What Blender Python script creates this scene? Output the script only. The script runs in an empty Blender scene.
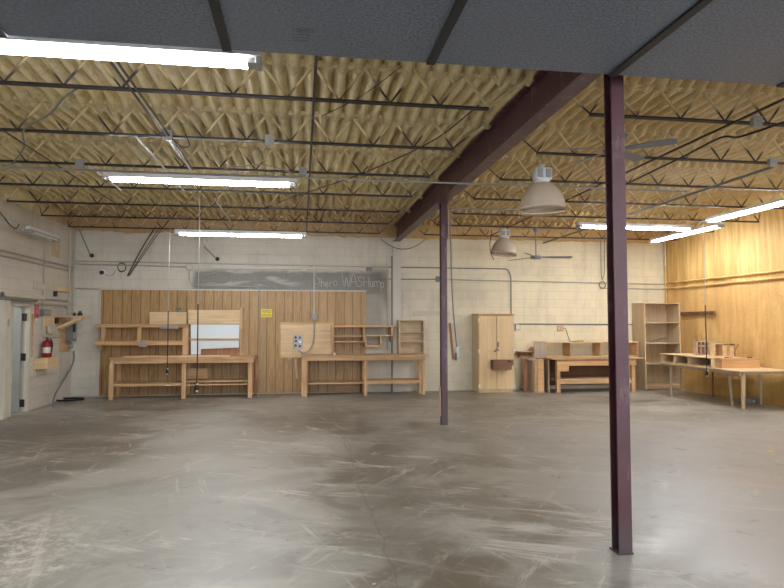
import bpy, bmesh, math, random
from mathutils import Vector, Matrix, noise
random.seed(7)
PI = math.pi
SC = bpy.context.scene
C = SC.collection

XL, XR, D = -5.10, 9.47, 14.58        # side walls and back wall
YB = -6.0                             # wall behind the photographer
HB = 4.17                             # roof deck
XC = 2.30                             # line of the steel columns
JY = [4.19 + 1.37*k for k in range(8)]
ZJ = 3.72                             # bottom chords

# ------------------------------------------------------------------ materials
def newmat(name):
    m = bpy.data.materials.new(name); m.use_nodes = True
    nt = m.node_tree; nt.nodes.clear()
    out = nt.nodes.new('ShaderNodeOutputMaterial')
    b = nt.nodes.new('ShaderNodeBsdfPrincipled')
    nt.links.new(b.outputs[0], out.inputs[0])
    return m, nt, b

class N:
    """tiny node helper"""
    def __init__(s, nt): s.nt = nt
    def n(s, t, **k):
        x = s.nt.nodes.new(t)
        for a, v in k.items(): setattr(x, a, v)
        return x
    def l(s, a, b): s.nt.links.new(a, b)
    def val(s, sock, v):
        if hasattr(v, 'is_output') or isinstance(v, bpy.types.NodeSocket): s.l(v, sock)
        else: sock.default_value = v
    def math(s, op, a, b=0.0, c=0.0, clamp=False):
        x = s.n('ShaderNodeMath', operation=op, use_clamp=clamp)
        s.val(x.inputs[0], a); s.val(x.inputs[1], b); s.val(x.inputs[2], c)
        return x.outputs[0]
    def mix(s, f, a, b, mode='MIX'):
        x = s.n('ShaderNodeMix', data_type='RGBA', blend_type=mode)
        s.val(x.inputs[0], f)
        s.val(x.inputs[6], a if not isinstance(a, tuple) else (*a, 1))
        s.val(x.inputs[7], b if not isinstance(b, tuple) else (*b, 1))
        return x.outputs[2]
    def pos(s): return s.n('ShaderNodeNewGeometry').outputs['Position']
    def obj(s): return s.n('ShaderNodeTexCoord').outputs['Object']
    def sep(s, v):
        x = s.n('ShaderNodeSeparateXYZ'); s.l(v, x.inputs[0]); return x.outputs
    def comb(s, a, b, c=0.0):
        x = s.n('ShaderNodeCombineXYZ')
        for i, v in enumerate((a, b, c)): s.val(x.inputs[i], v)
        return x.outputs[0]
    def scl(s, v, k):
        x = s.n('ShaderNodeMapping'); s.l(v, x.inputs[0]); x.inputs['Scale'].default_value = k
        return x.outputs[0]
    def noise(s, v, scale=5.0, detail=3.0, rough=0.5, dist=0.0):
        x = s.n('ShaderNodeTexNoise'); s.l(v, x.inputs['Vector'])
        x.inputs['Scale'].default_value = scale; x.inputs['Detail'].default_value = detail
        x.inputs['Roughness'].default_value = rough; x.inputs['Distortion'].default_value = dist
        return x.outputs['Fac']
    def ramp(s, f, lo, hi):     # smooth 0..1 between lo and hi
        x = s.n('ShaderNodeMapRange'); x.interpolation_type = 'SMOOTHSTEP'
        s.val(x.inputs[0], f); x.inputs[1].default_value = lo; x.inputs[2].default_value = hi
        return x.outputs[0]
    def band(s, c, a, b, soft):   # 1 inside a..b
        return s.math('MULTIPLY', s.ramp(c, a-soft, a+soft), s.math('SUBTRACT', 1.0, s.ramp(c, b-soft, b+soft)))
    def bump(s, h, strength, dist, bsdf):
        x = s.n('ShaderNodeBump'); x.inputs['Strength'].default_value = strength
        x.inputs['Distance'].default_value = dist
        s.l(h, x.inputs['Height']); s.l(x.outputs[0], bsdf.inputs['Normal'])

def plain(name, col, rough=.5, metal=0.0, var=.12, scale=6.0):
    m, nt, b = newmat(name); k = N(nt)
    f = k.noise(k.obj(), scale, 4)
    dark = tuple(c*(1-var*2) for c in col); lite = tuple(min(1, c*(1+var)) for c in col)
    k.l(k.mix(f, dark, lite), b.inputs['Base Color'])
    b.inputs['Roughness'].default_value = rough; b.inputs['Metallic'].default_value = metal
    return m

def wood(name, c1, c2, axis='x', rough=.55, s=1.0):
    m, nt, b = newmat(name); k = N(nt)
    st = {'x': (1.2, 22, 22), 'y': (22, 1.2, 22), 'z': (22, 22, 1.2)}[axis]
    v = k.scl(k.obj(), tuple(a*s for a in st))
    f = k.noise(v, 1.0, 5, .6, .6)
    g = k.noise(k.obj(), 1.7, 3)
    f2 = k.math('ADD', k.math('MULTIPLY', f, .75), k.math('MULTIPLY', g, .35))
    k.l(k.mix(k.ramp(f2, .35, .75), c1, c2), b.inputs['Base Color'])
    b.inputs['Roughness'].default_value = rough
    k.bump(f, .15, .004, b)
    return m

def emit(name, col, power):
    m, nt, b = newmat(name)
    b.inputs['Base Color'].default_value = (.9, .9, .9, 1)
    b.inputs['Emission Color'].default_value = (*col, 1)
    b.inputs['Emission Strength'].default_value = power
    return m

M = {}
M['ply_x'] = wood('birch_plywood', (.60, .42, .235), (.80, .61, .37), 'x')
M['ply_y'] = wood('birch_plywood_deep', (.60, .42, .235), (.80, .61, .37), 'y')
M['ply_z'] = wood('birch_plywood_upright', (.52, .37, .22), (.74, .56, .36), 'z')
M['pine_x'] = wood('worn_pine', (.43, .245, .115), (.65, .43, .235), 'x')
M['pine_z'] = wood('worn_pine_upright', (.43, .25, .115), (.65, .435, .24), 'z')
M['pine_y'] = wood('worn_pine_deep', (.43, .25, .115), (.65, .435, .24), 'y')
M['oak_x'] = wood('orange_pine', (.52, .28, .12), (.72, .45, .225), 'x')
M['brown_x'] = wood('dark_brown_wood', (.11, .045, .022), (.22, .10, .05), 'x')
M['brown_z'] = wood('reddish_brown_board', (.28, .12, .055), (.45, .22, .11), 'z')
M['cab_z'] = wood('pale_maple_veneer', (.62, .44, .23), (.78, .58, .34), 'z', s=.6)
M['grey_ply'] = wood('weathered_grey_board', (.34, .27, .21), (.46, .38, .30), 'z')
M['shelf_z'] = wood('dull_plywood', (.46, .34, .21), (.62, .48, .31), 'z')
M['shelf_x'] = wood('dull_plywood_shelf', (.50, .37, .23), (.68, .53, .35), 'x')
M['whiteboard'] = plain('white_laminate', (.78, .86, .92), .3, var=.04, scale=2)
M['white'] = plain('white_enamel', (.72, .73, .74), .4, var=.05)
M['white_pvc'] = plain('white_plastic', (.75, .75, .74), .4, var=.03)
M['galv'] = plain('galvanised_steel', (.42, .41, .40), .42, .6, var=.15)
M['emt'] = plain('painted_conduit', (.46, .43, .38), .5, .2, var=.15)
M['joist'] = plain('dark_joist_paint', (.045, .037, .040), .45, .2, var=.3)
M['black'] = plain('black_rubber', (.016, .016, .018), .5, var=.2)
M['greybox'] = plain('grey_enamel', (.20, .21, .21), .45, .1)
M['midgrey'] = plain('grey_paint', (.34, .35, .36), .5)
M['chrome'] = plain('worn_steel', (.62, .62, .62), .35, .7)
M['red'] = plain('red_enamel', (.27, .008, .012), .3, var=.1)
M['signred'] = plain('red_sign_face', (.50, .04, .06), .45, var=.1)
M['signyellow'] = plain('yellow_sign_face', (.80, .62, .06), .45, var=.05)
M['ink'] = plain('black_print', (.02, .02, .02), .6, var=.0)
M['paper'] = plain('white_print', (.78, .76, .72), .6, var=.05)
M['chalk'] = plain('chalk', (.62, .61, .57), .9, var=.2, scale=40)
M['door_grey'] = plain('blue_grey_door_paint', (.33, .36, .36), .45, var=.15, scale=3)
M['cream'] = plain('cream_trim_paint', (.62, .57, .46), .55, var=.12, scale=3)
M['offwhite'] = plain('off_white_paint', (.62, .60, .54), .55, var=.1, scale=3)
M['blade'] = plain('pale_fan_enamel', (.48, .47, .45), .4, var=.08)
M['blade_dark'] = plain('grey_fan_enamel', (.22, .23, .25), .4, var=.1)
M['seam'] = plain('black_seam', (.012, .013, .016), .5, var=.0)
M['stamp'] = plain('faint_print', (.07, .075, .09), .6, var=.0)
M['yellow'] = plain('yellow_handle', (.60, .48, .05), .4)
M['tan'] = plain('tan_card', (.60, .42, .30), .7)
M['tube'] = emit('lit_fluorescent_tube', (.96, .98, 1.0), 60.0)
M['lamp_dot'] = plain('white_socket', (.85, .85, .82), .4, var=.0)

def m_steel():
    m, nt, b = newmat('maroon_steel_paint'); k = N(nt)
    p = k.pos()
    f = k.noise(p, 3.0, 6, .65)
    scr = k.ramp(k.noise(k.scl(p, (9, 9, 2.2)), 1.0, 5, .7), .54, .68)
    c = k.mix(f, (.050, .014, .022), (.120, .044, .058))
    c = k.mix(k.math('MULTIPLY', scr, .6), c, (.23, .16, .18))
    z = k.sep(p)[2]
    c = k.mix(k.math('MULTIPLY', k.math('SUBTRACT', 1.0, k.ramp(z, .05, .35)), .65), c, (.07, .06, .065))
    k.l(c, b.inputs['Base Color']); b.inputs['Roughness'].default_value = .42
    k.bump(f, .15, .01, b)
    return m
M['steel'] = m_steel()

def m_web():      # rods: dark below, foam over-spray above
    m, nt, b = newmat('joist_rod_with_overspray'); k = N(nt)
    p = k.pos(); z = k.sep(p)[2]
    h = k.math('ADD', z, k.math('MULTIPLY', k.noise(p, 3.0, 2), .5))
    f = k.ramp(h, 4.02, 4.16)
    k.l(k.mix(f, (.045, .037, .035), (.74, .60, .33)), b.inputs['Base Color'])
    b.inputs['Roughness'].default_value = .55
    return m
M['web'] = m_web()

def m_foam():
    m, nt, b = newmat('sprayed_foam_deck'); k = N(nt)
    p = k.pos(); s = k.sep(p)
    big = k.noise(k.scl(p, (.5, .5, .5)), 1.0, 3)
    med = k.noise(k.scl(p, (6, 1.2, 5)), 1.0, 6, .65, .6)
    mot = k.noise(k.scl(p, (3, 3, 3)), 1.0, 6, .7, .5)
    fine = k.noise(p, 34.0, 5, .7)
    c = k.mix(k.ramp(big, .35, .65), (.72, .59, .29), (.76, .58, .23))
    c = k.mix(k.math('MULTIPLY', k.ramp(med, .40, .66), .8), c, (.92, .82, .54))
    c = k.mix(k.math('MULTIPLY', k.math('SUBTRACT', 1.0, k.ramp(med, .30, .50)), .7), c, (.40, .27, .095))
    c = k.mix(k.math('MULTIPLY', k.math('SUBTRACT', 1.0, k.ramp(mot, .32, .46)), .6), c, (.36, .24, .10))
    # shade painted into the deep grooves, light onto the low ridges
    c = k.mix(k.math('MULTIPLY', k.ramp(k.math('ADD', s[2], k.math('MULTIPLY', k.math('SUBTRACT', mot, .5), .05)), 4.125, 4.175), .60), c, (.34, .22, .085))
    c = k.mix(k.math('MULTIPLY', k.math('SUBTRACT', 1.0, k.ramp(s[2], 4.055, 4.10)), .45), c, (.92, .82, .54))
    t = k.math('PINGPONG', k.math('SUBTRACT', s[1], 4.19), .685)
    jn = k.math('SUBTRACT', 1.0, k.ramp(k.math('ADD', t, k.math('MULTIPLY', mot, .12)), .10, .19))
    c = k.mix(k.math('MULTIPLY', jn, .55), c, (.50, .37, .18))
    c = k.mix(k.math('MULTIPLY', k.math('MULTIPLY', jn, k.ramp(fine, .45, .65)), .6), c, (.82, .72, .46))
    # browner with age toward the back wall, more orange in the right-hand bay
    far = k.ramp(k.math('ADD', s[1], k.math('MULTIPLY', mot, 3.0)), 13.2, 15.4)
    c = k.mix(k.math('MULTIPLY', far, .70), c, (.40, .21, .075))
    c = k.mix(k.math('MULTIPLY', k.ramp(s[0], 2.2, 2.5), .45), c, (.86, .58, .24))
    c = k.mix(k.math('MULTIPLY', k.ramp(fine, .52, .70), .4), c, (1.0, .93, .68))
    k.l(c, b.inputs['Base Color']); b.inputs['Roughness'].default_value = .36
    h = k.math('ADD', k.math('MULTIPLY', fine, .35), med)
    k.bump(h, 1.0, .035, b)
    return m
M['foam'] = m_foam()

def m_foamwall():
    m, nt, b = newmat('foam_covered_wall'); k = N(nt)
    p = k.pos(); s = k.sep(p)
    v = k.comb(k.math('MULTIPLY', s[1], 7.0), k.math('MULTIPLY', s[2], .55), 0.0)
    st = k.noise(v, 1.0, 5, .6, .3)
    fine = k.noise(p, 30.0, 4, .7)
    c = k.mix(k.ramp(st, .35, .68), (.55, .32, .10), (.78, .53, .20))
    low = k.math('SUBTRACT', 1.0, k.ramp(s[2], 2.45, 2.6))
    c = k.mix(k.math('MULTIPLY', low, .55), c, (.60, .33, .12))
    blot = k.ramp(k.noise(k.scl(p, (1, 1.1, .8)), 1.0, 5, .6, .8), .50, .62)
    c = k.mix(k.math('MULTIPLY', blot, k.math('ADD', .12, k.math('MULTIPLY', low, .35))), c, (.74, .54, .20))
    c = k.mix(k.math('MULTIPLY', k.ramp(fine, .5, .75), .35), c, (.82, .66, .36))
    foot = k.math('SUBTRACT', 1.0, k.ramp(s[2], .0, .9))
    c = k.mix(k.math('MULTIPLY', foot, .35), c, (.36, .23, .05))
    k.l(c, b.inputs['Base Color']); b.inputs['Roughness'].default_value = .55
    k.bump(k.math('ADD', fine, st), .5, .02, b)
    return m
M['foamwall'] = m_foamwall()

def m_block(name, ax, back=False):
    m, nt, b = newmat(name); k = N(nt)
    p = k.pos(); s = k.sep(p); u = s[ax]
    v = k.comb(u, s[2], 0.0)
    br = k.n('ShaderNodeTexBrick'); k.l(v, br.inputs['Vector'])
    br.inputs['Scale'].default_value = 1.0; br.inputs['Brick Width'].default_value = .41
    br.inputs['Row Height'].default_value = .205; br.inputs['Mortar Size'].default_value = .007
    br.inputs['Mortar Smooth'].default_value = .6; br.inputs['Bias'].default_value = 0
    mort = br.outputs['Fac']
    n1 = k.noise(p, 1.1, 5, .6); n2 = k.noise(p, 9.0, 5, .65)
    streak = k.noise(k.comb(k.math('MULTIPLY', u, 4.0), k.math('MULTIPLY', s[2], .7)), 1.0, 4)
    if back:
        warm = k.ramp(s[0], 1.0, 6.0)
        base = k.mix(warm, (.66, .625, .545), (.84, .745, .53))
    else:
        base = k.mix(0.5, (.60, .555, .49), (.67, .62, .55))
    c = k.mix(k.math('MULTIPLY', k.ramp(n1, .4, .7), .35), base, (.44, .40, .33))
    c = k.mix(k.math('MULTIPLY', k.ramp(streak, .5, .75), .25), c, (.40, .35, .27))
    c = k.mix(k.math('MULTIPLY', k.ramp(n2, .55, .75), .18), c, (.80, .76, .66))
    c = k.mix(k.math('MULTIPLY', mort, .30), c, (.30, .27, .22))
    low = k.math('SUBTRACT', 1.0, k.ramp(k.math('ADD', s[2], k.math('MULTIPLY', n1, .5)), .25, 1.4))
    c = k.mix(k.math('MULTIPLY', low, .16 if back else .1), c, (.36, .34, .30))
    if back:
        wx = k.math('ADD', s[0], k.math('MULTIPLY', k.math('SUBTRACT', n1, .5), .5))
        wz = k.math('ADD', s[2], k.math('MULTIPLY', k.math('SUBTRACT', n1, .5), .28))
        A = k.math('MULTIPLY', k.band(wx, -2.45, 1.95, .10), k.band(wz, 2.35, 2.90, .05))
        B = k.math('MULTIPLY', k.band(wx, 1.35, 1.98, .12), k.band(wz, 1.35, 2.6, .25))
        B = k.math('MULTIPLY', B, .75)
        un = k.math('MAXIMUM', A, B)
        # broad rolled-on pale smear
        sm = k.noise(k.comb(k.math('MULTIPLY', s[0], 1.1), k.math('MULTIPLY', s[2], 6.0)), 1.0, 4, .6, .4)
        smear = k.math('MULTIPLY', k.ramp(sm, .50, .60), k.band(wx, -2.1, -.1, .25))
        smear = k.math('MULTIPLY', smear, k.band(wz, 2.52, 2.95, .08))
        grey = k.mix(n2, (.15, .145, .13), (.25, .245, .22))
        grey = k.mix(k.math('MULTIPLY', mort, .5), grey, (.36, .34, .31))
        grey = k.mix(k.math('MULTIPLY', smear, .8), grey, (.46, .45, .42))
        c = k.mix(k.math('MULTIPLY', un, .95), c, grey)
        # diagonal darker patch beside the pilaster
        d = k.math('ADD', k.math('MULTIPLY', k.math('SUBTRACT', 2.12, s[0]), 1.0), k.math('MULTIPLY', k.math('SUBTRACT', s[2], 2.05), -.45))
        diag_dark = k.math('MULTIPLY', k.math('SUBTRACT', 1.0, k.ramp(d, -.05, .22)), k.band(s[2], 1.95, 3.0, .25))
        diag_dark = k.math('MULTIPLY', diag_dark, k.math('SUBTRACT', 1.0, k.ramp(s[0], 2.08, 2.12)))
        c = k.mix(k.math('MULTIPLY', diag_dark, .7), c, (.16, .14, .12))
    k.l(c, b.inputs['Base Color']); b.inputs['Roughness'].default_value = .6
    h = k.math('SUBTRACT', k.math('MULTIPLY', n2, .35), mort)
    k.bump(h, .35, .012, b)
    return m
M['block_back'] = m_block('painted_block_back', 0, True)
M['block_side'] = m_block('painted_block_side', 1)

def m_floor():
    m, nt, b = newmat('worn_concrete'); k = N(nt)
    p = k.pos(); s = k.sep(p)
    n0 = k.noise(k.scl(p, (.45, .55, 1)), 1.0, 5, .6, .6)
    n1 = k.noise(k.scl(p, (1.5, 1.9, 1)), 1.0, 7, .68, .8)
    n2 = k.noise(p, 12.0, 7, .72)
    def blob(cx, cy, rx, ry, w=1.0):
        dx = k.math('DIVIDE', k.math('SUBTRACT', s[0], cx), rx); dy = k.math('DIVIDE', k.math('SUBTRACT', s[1], cy), ry)
        d = k.math('SQRT', k.math('ADD', k.math('MULTIPLY', dx, dx), k.math('MULTIPLY', dy, dy)))
        d = k.math('ADD', d, k.math('MULTIPLY', k.math('SUBTRACT', n1, .5), w))
        return k.math('SUBTRACT', 1.0, k.ramp(d, .35, 1.15))
    c = k.mix(k.ramp(n1, .34, .64), (.155, .136, .106), (.315, .294, .255))
    c = k.mix(k.math('MULTIPLY', k.ramp(n0, .48, .58), .60), c, (.400, .380, .335))
    c = k.mix(k.math('MULTIPLY', k.math('SUBTRACT', 1.0, k.ramp(n0, .36, .46)), .55), c, (.150, .125, .095))
    # smooth cool grey stretch on the right
    cool = k.ramp(k.math('ADD', s[0], k.math('MULTIPLY', n0, 2.0)), 2.8, 4.6)
    cool = k.math('MULTIPLY', cool, k.math('SUBTRACT', 1.0, k.ramp(s[1], 8.0, 11.0)))
    c = k.mix(k.math('MULTIPLY', cool, .75), c, (.320, .323, .325))
    # worn pale lane left of the middle
    c = k.mix(k.math('MULTIPLY', blob(-1.2, 7.5, 1.3, 5.0, 1.6), .45), c, (.385, .370, .330))
    # brown oil stained zones
    for args, f in (((-3.6, 10.0, 1.6, 2.2, 2.2), .75), ((-2.6, 8.2, .8, 1.2, 2.4), .55), ((.75, 6.3, .55, 4.2, 1.8), .50), ((-4.6, 6.6, .8, 2.0, 1.8), .55), ((.5, 10.8, 1.6, 1.6, 2.0), .55), ((1.1, 3.0, .5, 1.3, 1.8), .45), ((5.4, 11.8, 1.6, .8, 2.0), .3)):
        c = k.mix(k.math('MULTIPLY', blob(*args), f), c, (.115, .092, .066))
    # pale scuffs, drag marks and paint scars
    a1 = k.noise(k.scl(k.rot(p, .45), (.9, 4.5, 1)), 1.0, 7, .74, .7)
    a2 = k.noise(k.scl(k.rot(p, -1.0), (.8, 5.5, 1)), 1.0, 7, .75, .6)
    a3 = k.noise(k.scl(k.rot(p, 1.3), (.5, 3.5, 1)), 1.3, 7, .72, .9)
    gate = k.ramp(k.noise(k.scl(p, (.6, .6, 1)), 1.3, 2), .36, .60)
    sc = k.math('MAXIMUM', k.math('MAXIMUM', k.ramp(a1, .54, .66), k.ramp(a2, .56, .68)), k.ramp(a3, .57, .69))
    sc = k.math('MULTIPLY', sc, k.math('ADD', .25, gate))
    sc = k.math('MULTIPLY', sc, k.math('SUBTRACT', 1.0, k.math('MULTIPLY', cool, .65)))
    c = k.mix(k.math('MULTIPLY', sc, .60), c, (.58, .55, .48))
    c = k.mix(k.math('MULTIPLY', k.math('MULTIPLY', blob(-2.3, 4.8, .9, 1.0, 2.0), k.ramp(n2, .45, .6)), .8), c, (.64, .60, .51))
    c = k.mix(k.math('MULTIPLY', k.math('MULTIPLY', blob(1.9, 4.6, .7, .9, 2.0), k.ramp(a1, .46, .6)), .6), c, (.52, .51, .48))
    c = k.mix(k.math('MULTIPLY', k.ramp(n2, .56, .70), .25), c, (.47, .45, .40))
    dk = k.ramp(k.noise(k.scl(p, (2.6, 2.6, 1)), 1.0, 7, .75, .5), .58, .70)
    c = k.mix(k.math('MULTIPLY', dk, .6), c, (.085, .072, .060))
    # hairline crack and saw-cut joint
    def line(ax, off, w, f):
        nonlocal c
        t = k.math('ABSOLUTE', k.math('ADD', k.math('SUBTRACT', s[ax], off), k.math('MULTIPLY', k.math('SUBTRACT', n1, .5), .25)))
        c = k.mix(k.math('MULTIPLY', k.math('SUBTRACT', 1.0, k.ramp(t, .0, w)), f), c, (.09, .08, .07))
    line(0, .62, .014, .45); line(1, 11.9, .02, .25)
    k.l(c, b.inputs['Base Color'])
    r = k.math('ADD', .12, k.math('MULTIPLY', n1, .55))
    k.l(r, b.inputs['Roughness'])
    k.bump(k.math('ADD', n2, k.math('MULTIPLY', n1, 2.0)), .10, .004, b)
    return m
def _rot(s, v, a):
    x = s.n('ShaderNodeMapping'); s.l(v, x.inputs[0]); x.inputs['Rotation'].default_value = (0, 0, a)
    return x.outputs[0]
N.rot = _rot
M['floor'] = m_floor()

def m_panelling():
    m, nt, b = newmat('wood_grain_panelling'); k = N(nt)
    p = k.pos(); s = k.sep(p)
    v = k.comb(k.math('MULTIPLY', s[0], 13.0), k.math('MULTIPLY', s[2], 1.1))
    g = k.noise(v, 1.0, 5, .6, 2.2)
    idx = k.math('FLOOR', k.math('DIVIDE', s[0], .203))
    wn = k.n('ShaderNodeTexWhiteNoise', noise_dimensions='1D'); k.l(idx, wn.inputs['W'])
    c = k.mix(k.ramp(g, .3, .7), (.29, .160, .058), (.47, .295, .125))
    c = k.mix(k.math('MULTIPLY', wn.outputs['Value'], .35), c, (.50, .345, .18))
    fr = k.math('FRACT', k.math('DIVIDE', s[0], .203))
    gr = k.math('LESS_THAN', fr, .085)
    c = k.mix(k.math('MULTIPLY', gr, .75), c, (.09, .045, .02))
    k.l(c, b.inputs['Base Color']); b.inputs['Roughness'].default_value = .45
    k.bump(k.math('SUBTRACT', k.math('MULTIPLY', g, .2), gr), .4, .006, b)
    return m
M['panelling'] = m_panelling()

def m_duct():
    m, nt, b = newmat('dark_faced_ceiling_board'); k = N(nt)
    p = k.pos()
    f = k.noise(p, 55.0, 3, .7); g = k.noise(p, 1.2, 3)
    c = k.mix(k.ramp(f, .35, .7), (.085, .105, .150), (.235, .275, .35))
    c = k.mix(k.math('MULTIPLY', g, .4), c, (.10, .115, .145))
    k.l(c, b.inputs['Base Color']); b.inputs['Roughness'].default_value = .45
    k.bump(f, .4, .004, b)
    return m
M['duct'] = m_duct()

def m_dome():
    m, nt, b = newmat('hazy_acrylic_shade'); k = N(nt)
    z = k.sep(k.obj())[2]
    f = k.noise(k.obj(), 5.0, 3)
    c = k.mix(f, (.70, .58, .47), (.80, .69, .58))
    k.l(c, b.inputs['Base Color']); b.inputs['Roughness'].default_value = .25
    b.inputs['Transmission Weight'].default_value = .25
    b.inputs['Subsurface Weight'].default_value = .0
    return m
M['dome'] = m_dome()
def m_clear():
    m, nt, b = newmat('clear_acrylic'); k = N(nt)
    b.inputs['Base Color'].default_value = (.80, .74, .66, 1); b.inputs['Roughness'].default_value = .12
    b.inputs['Transmission Weight'].default_value = .85; b.inputs['IOR'].default_value = 1.2
    return m
M['clear'] = m_clear()

# ------------------------------------------------------------------ mesh helpers
class MB:
    def __init__(s): s.bm = bmesh.new()
    def face(s, pts):
        return s.bm.faces.new([s.bm.verts.new(p) for p in pts])
    def box(s, x0, x1, y0, y1, z0, z1):
        if x0 > x1: x0, x1 = x1, x0
        if y0 > y1: y0, y1 = y1, y0
        if z0 > z1: z0, z1 = z1, z0
        v = [s.bm.verts.new((x, y, z)) for x in (x0, x1) for y in (y0, y1) for z in (z0, z1)]
        for f in ((0,1,3,2),(4,6,7,5),(0,4,5,1),(2,3,7,6),(0,2,6,4),(1,5,7,3)):
            s.bm.faces.new([v[i] for i in f])
        return s
    def bar(s, p, q, w, h, up=(0,0,1)):
        p, q = Vector(p), Vector(q); d = (q-p).normalized(); u = Vector(up)
        if abs(d.dot(u)) > .98: u = Vector((0,1,0))
        r = d.cross(u).normalized(); u = r.cross(d)
        v = [s.bm.verts.new(a + r*(i*w/2) + u*(j*h/2)) for a in (p, q) for i, j in ((-1,-1),(1,-1),(1,1),(-1,1))]
        for f in ((3,2,1,0),(4,5,6,7),(0,1,5,4),(1,2,6,5),(2,3,7,6),(3,0,4,7)):
            s.bm.faces.new([v[i] for i in f])
        return s
    def tube(s, pts, r, n=8, cap=True):
        pts = [Vector(p) for p in pts]
        rr = r if isinstance(r, (list, tuple)) else [r]*len(pts)
        rings = []; pu = None
        for i, p in enumerate(pts):
            d = (pts[min(i+1, len(pts)-1)] - pts[max(i-1, 0)]).normalized()
            u = pu if pu is not None else (Vector((0,0,1)) if abs(d.z) < .9 else Vector((1,0,0)))
            a = d.cross(u)
            if a.length < 1e-4: a = d.cross(Vector((0,1,0)))
            a.normalize(); b = a.cross(d); pu = b
            rings.append([s.bm.verts.new(p + (a*math.cos(t) + b*math.sin(t))*rr[i]) for t in [2*PI*j/n for j in range(n)]])
        for A, B in zip(rings, rings[1:]):
            for j in range(n): s.bm.faces.new((A[j], A[(j+1) % n], B[(j+1) % n], B[j]))
        if cap:
            s.bm.faces.new(rings[0][::-1]); s.bm.faces.new(rings[-1])
        return s
    def lathe(s, prof, c, n=32, axis=(0,0,1), cap=False):
        q = Vector((0,0,1)).rotation_difference(Vector(axis)).to_matrix(); c = Vector(c)
        rings = [[s.bm.verts.new(c + q @ Vector((r*math.cos(2*PI*j/n), r*math.sin(2*PI*j/n), z))) for j in range(n)] for r, z in prof]
        for A, B in zip(rings, rings[1:]):
            for j in range(n): s.bm.faces.new((A[j], A[(j+1) % n], B[(j+1) % n], B[j]))
        if cap:
            s.bm.faces.new(rings[0][::-1]); s.bm.faces.new(rings[-1])
        return s
    def prism(s, poly, axis, a, b):      # poly of 2-D points, extruded along axis
        def P(p, t): return {'x': (t, p[0], p[1]), 'y': (p[0], t, p[1]), 'z': (p[0], p[1], t)}[axis]
        A = [s.bm.verts.new(P(p, a)) for p in poly]; B = [s.bm.verts.new(P(p, b)) for p in poly]
        n = len(poly)
        for j in range(n): s.bm.faces.new((A[j], A[(j+1) % n], B[(j+1) % n], B[j]))
        s.bm.faces.new(A[::-1]); s.bm.faces.new(B)
        return s
    def build(s, name, mat, parent=None, bevel=0.0, smooth=False, loc=None):
        bmesh.ops.recalc_face_normals(s.bm, faces=s.bm.faces)
        o0 = Vector((0,0,0))
        if parent is not None:
            o0 = parent['_o'] if False else ORG[parent.name]
        elif loc is not None: o0 = Vector(loc)
        else:
            vs = [v.co for v in s.bm.verts]
            if vs:
                o0 = Vector((sum(v.x for v in vs)/len(vs), sum(v.y for v in vs)/len(vs), min(v.z for v in vs)))
        for v in s.bm.verts: v.co -= o0
        me = bpy.data.meshes.new(name); s.bm.to_mesh(me); s.bm.free()
        if smooth:
            me.polygons.foreach_set('use_smooth', [True]*len(me.polygons))
            if smooth == 'auto':
                me.set_sharp_from_angle(angle=math.radians(40))
        me.materials.append(M[mat] if isinstance(mat, str) else mat)
        o = bpy.data.objects.new(name, me); C.objects.link(o)
        if parent is not None:
            o.parent = parent
        else: o.location = o0
        ORG[o.name] = o0
        if bevel:
            md = o.modifiers.new('soft edges', 'BEVEL'); md.width = bevel; md.segments = 1; md.limit_method = 'ANGLE'
        return o
ORG = {}
def tag(o, label, cat, group=None, kind=None):
    if label: o['label'] = label
    if cat: o['category'] = cat
    if group: o['group'] = group
    if kind: o['kind'] = kind
    return o
def thing(name, loc, label, cat, group=None):
    o = bpy.data.objects.new(name, None); C.objects.link(o); o.location = loc
    o.empty_display_size = .1
    ORG[o.name] = Vector(loc)
    return tag(o, label, cat, group)
def struct(mb, name, mat, parent=None, smooth=False):
    o = mb.build(name, mat, parent, smooth=smooth)
    if parent is None: o['kind'] = 'structure'
    return o
def arc(pts, r=.06, n=5):
    """round the corners of a polyline"""
    P = [Vector(p) for p in pts]; out = [P[0]]
    for a, b, c in zip(P, P[1:], P[2:]):
        d1 = (a-b); d2 = (c-b); k = min(r, d1.length*.45, d2.length*.45)
        p0 = b + d1.normalized()*k; p1 = b + d2.normalized()*k
        for i in range(n+1):
            t = i/n; out.append(p0*(1-t)**2 + b*2*t*(1-t) + p1*t*t)
    out.append(P[-1]); return out
def sag(p, q, s, n=12):
    p, q = Vector(p), Vector(q)
    return [p.lerp(q, i/n) - Vector((0,0,s*4*(i/n)*(1-i/n))) for i in range(n+1)]
def curve3(pts, n=6):
    """Catmull-Rom through the points"""
    P = [Vector(p) for p in pts]; P = [P[0]*2-P[1]] + P + [P[-1]*2-P[-2]]; out = []
    for i in range(1, len(P)-2):
        for j in range(n):
            t = j/n; a, b, c, d = P[i-1], P[i], P[i+1], P[i+2]
            out.append(.5*((2*b) + (c-a)*t + (2*a-5*b+4*c-d)*t*t + (3*b-a-3*c+d)*t**3))
    out.append(P[-2]); return out
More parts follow.
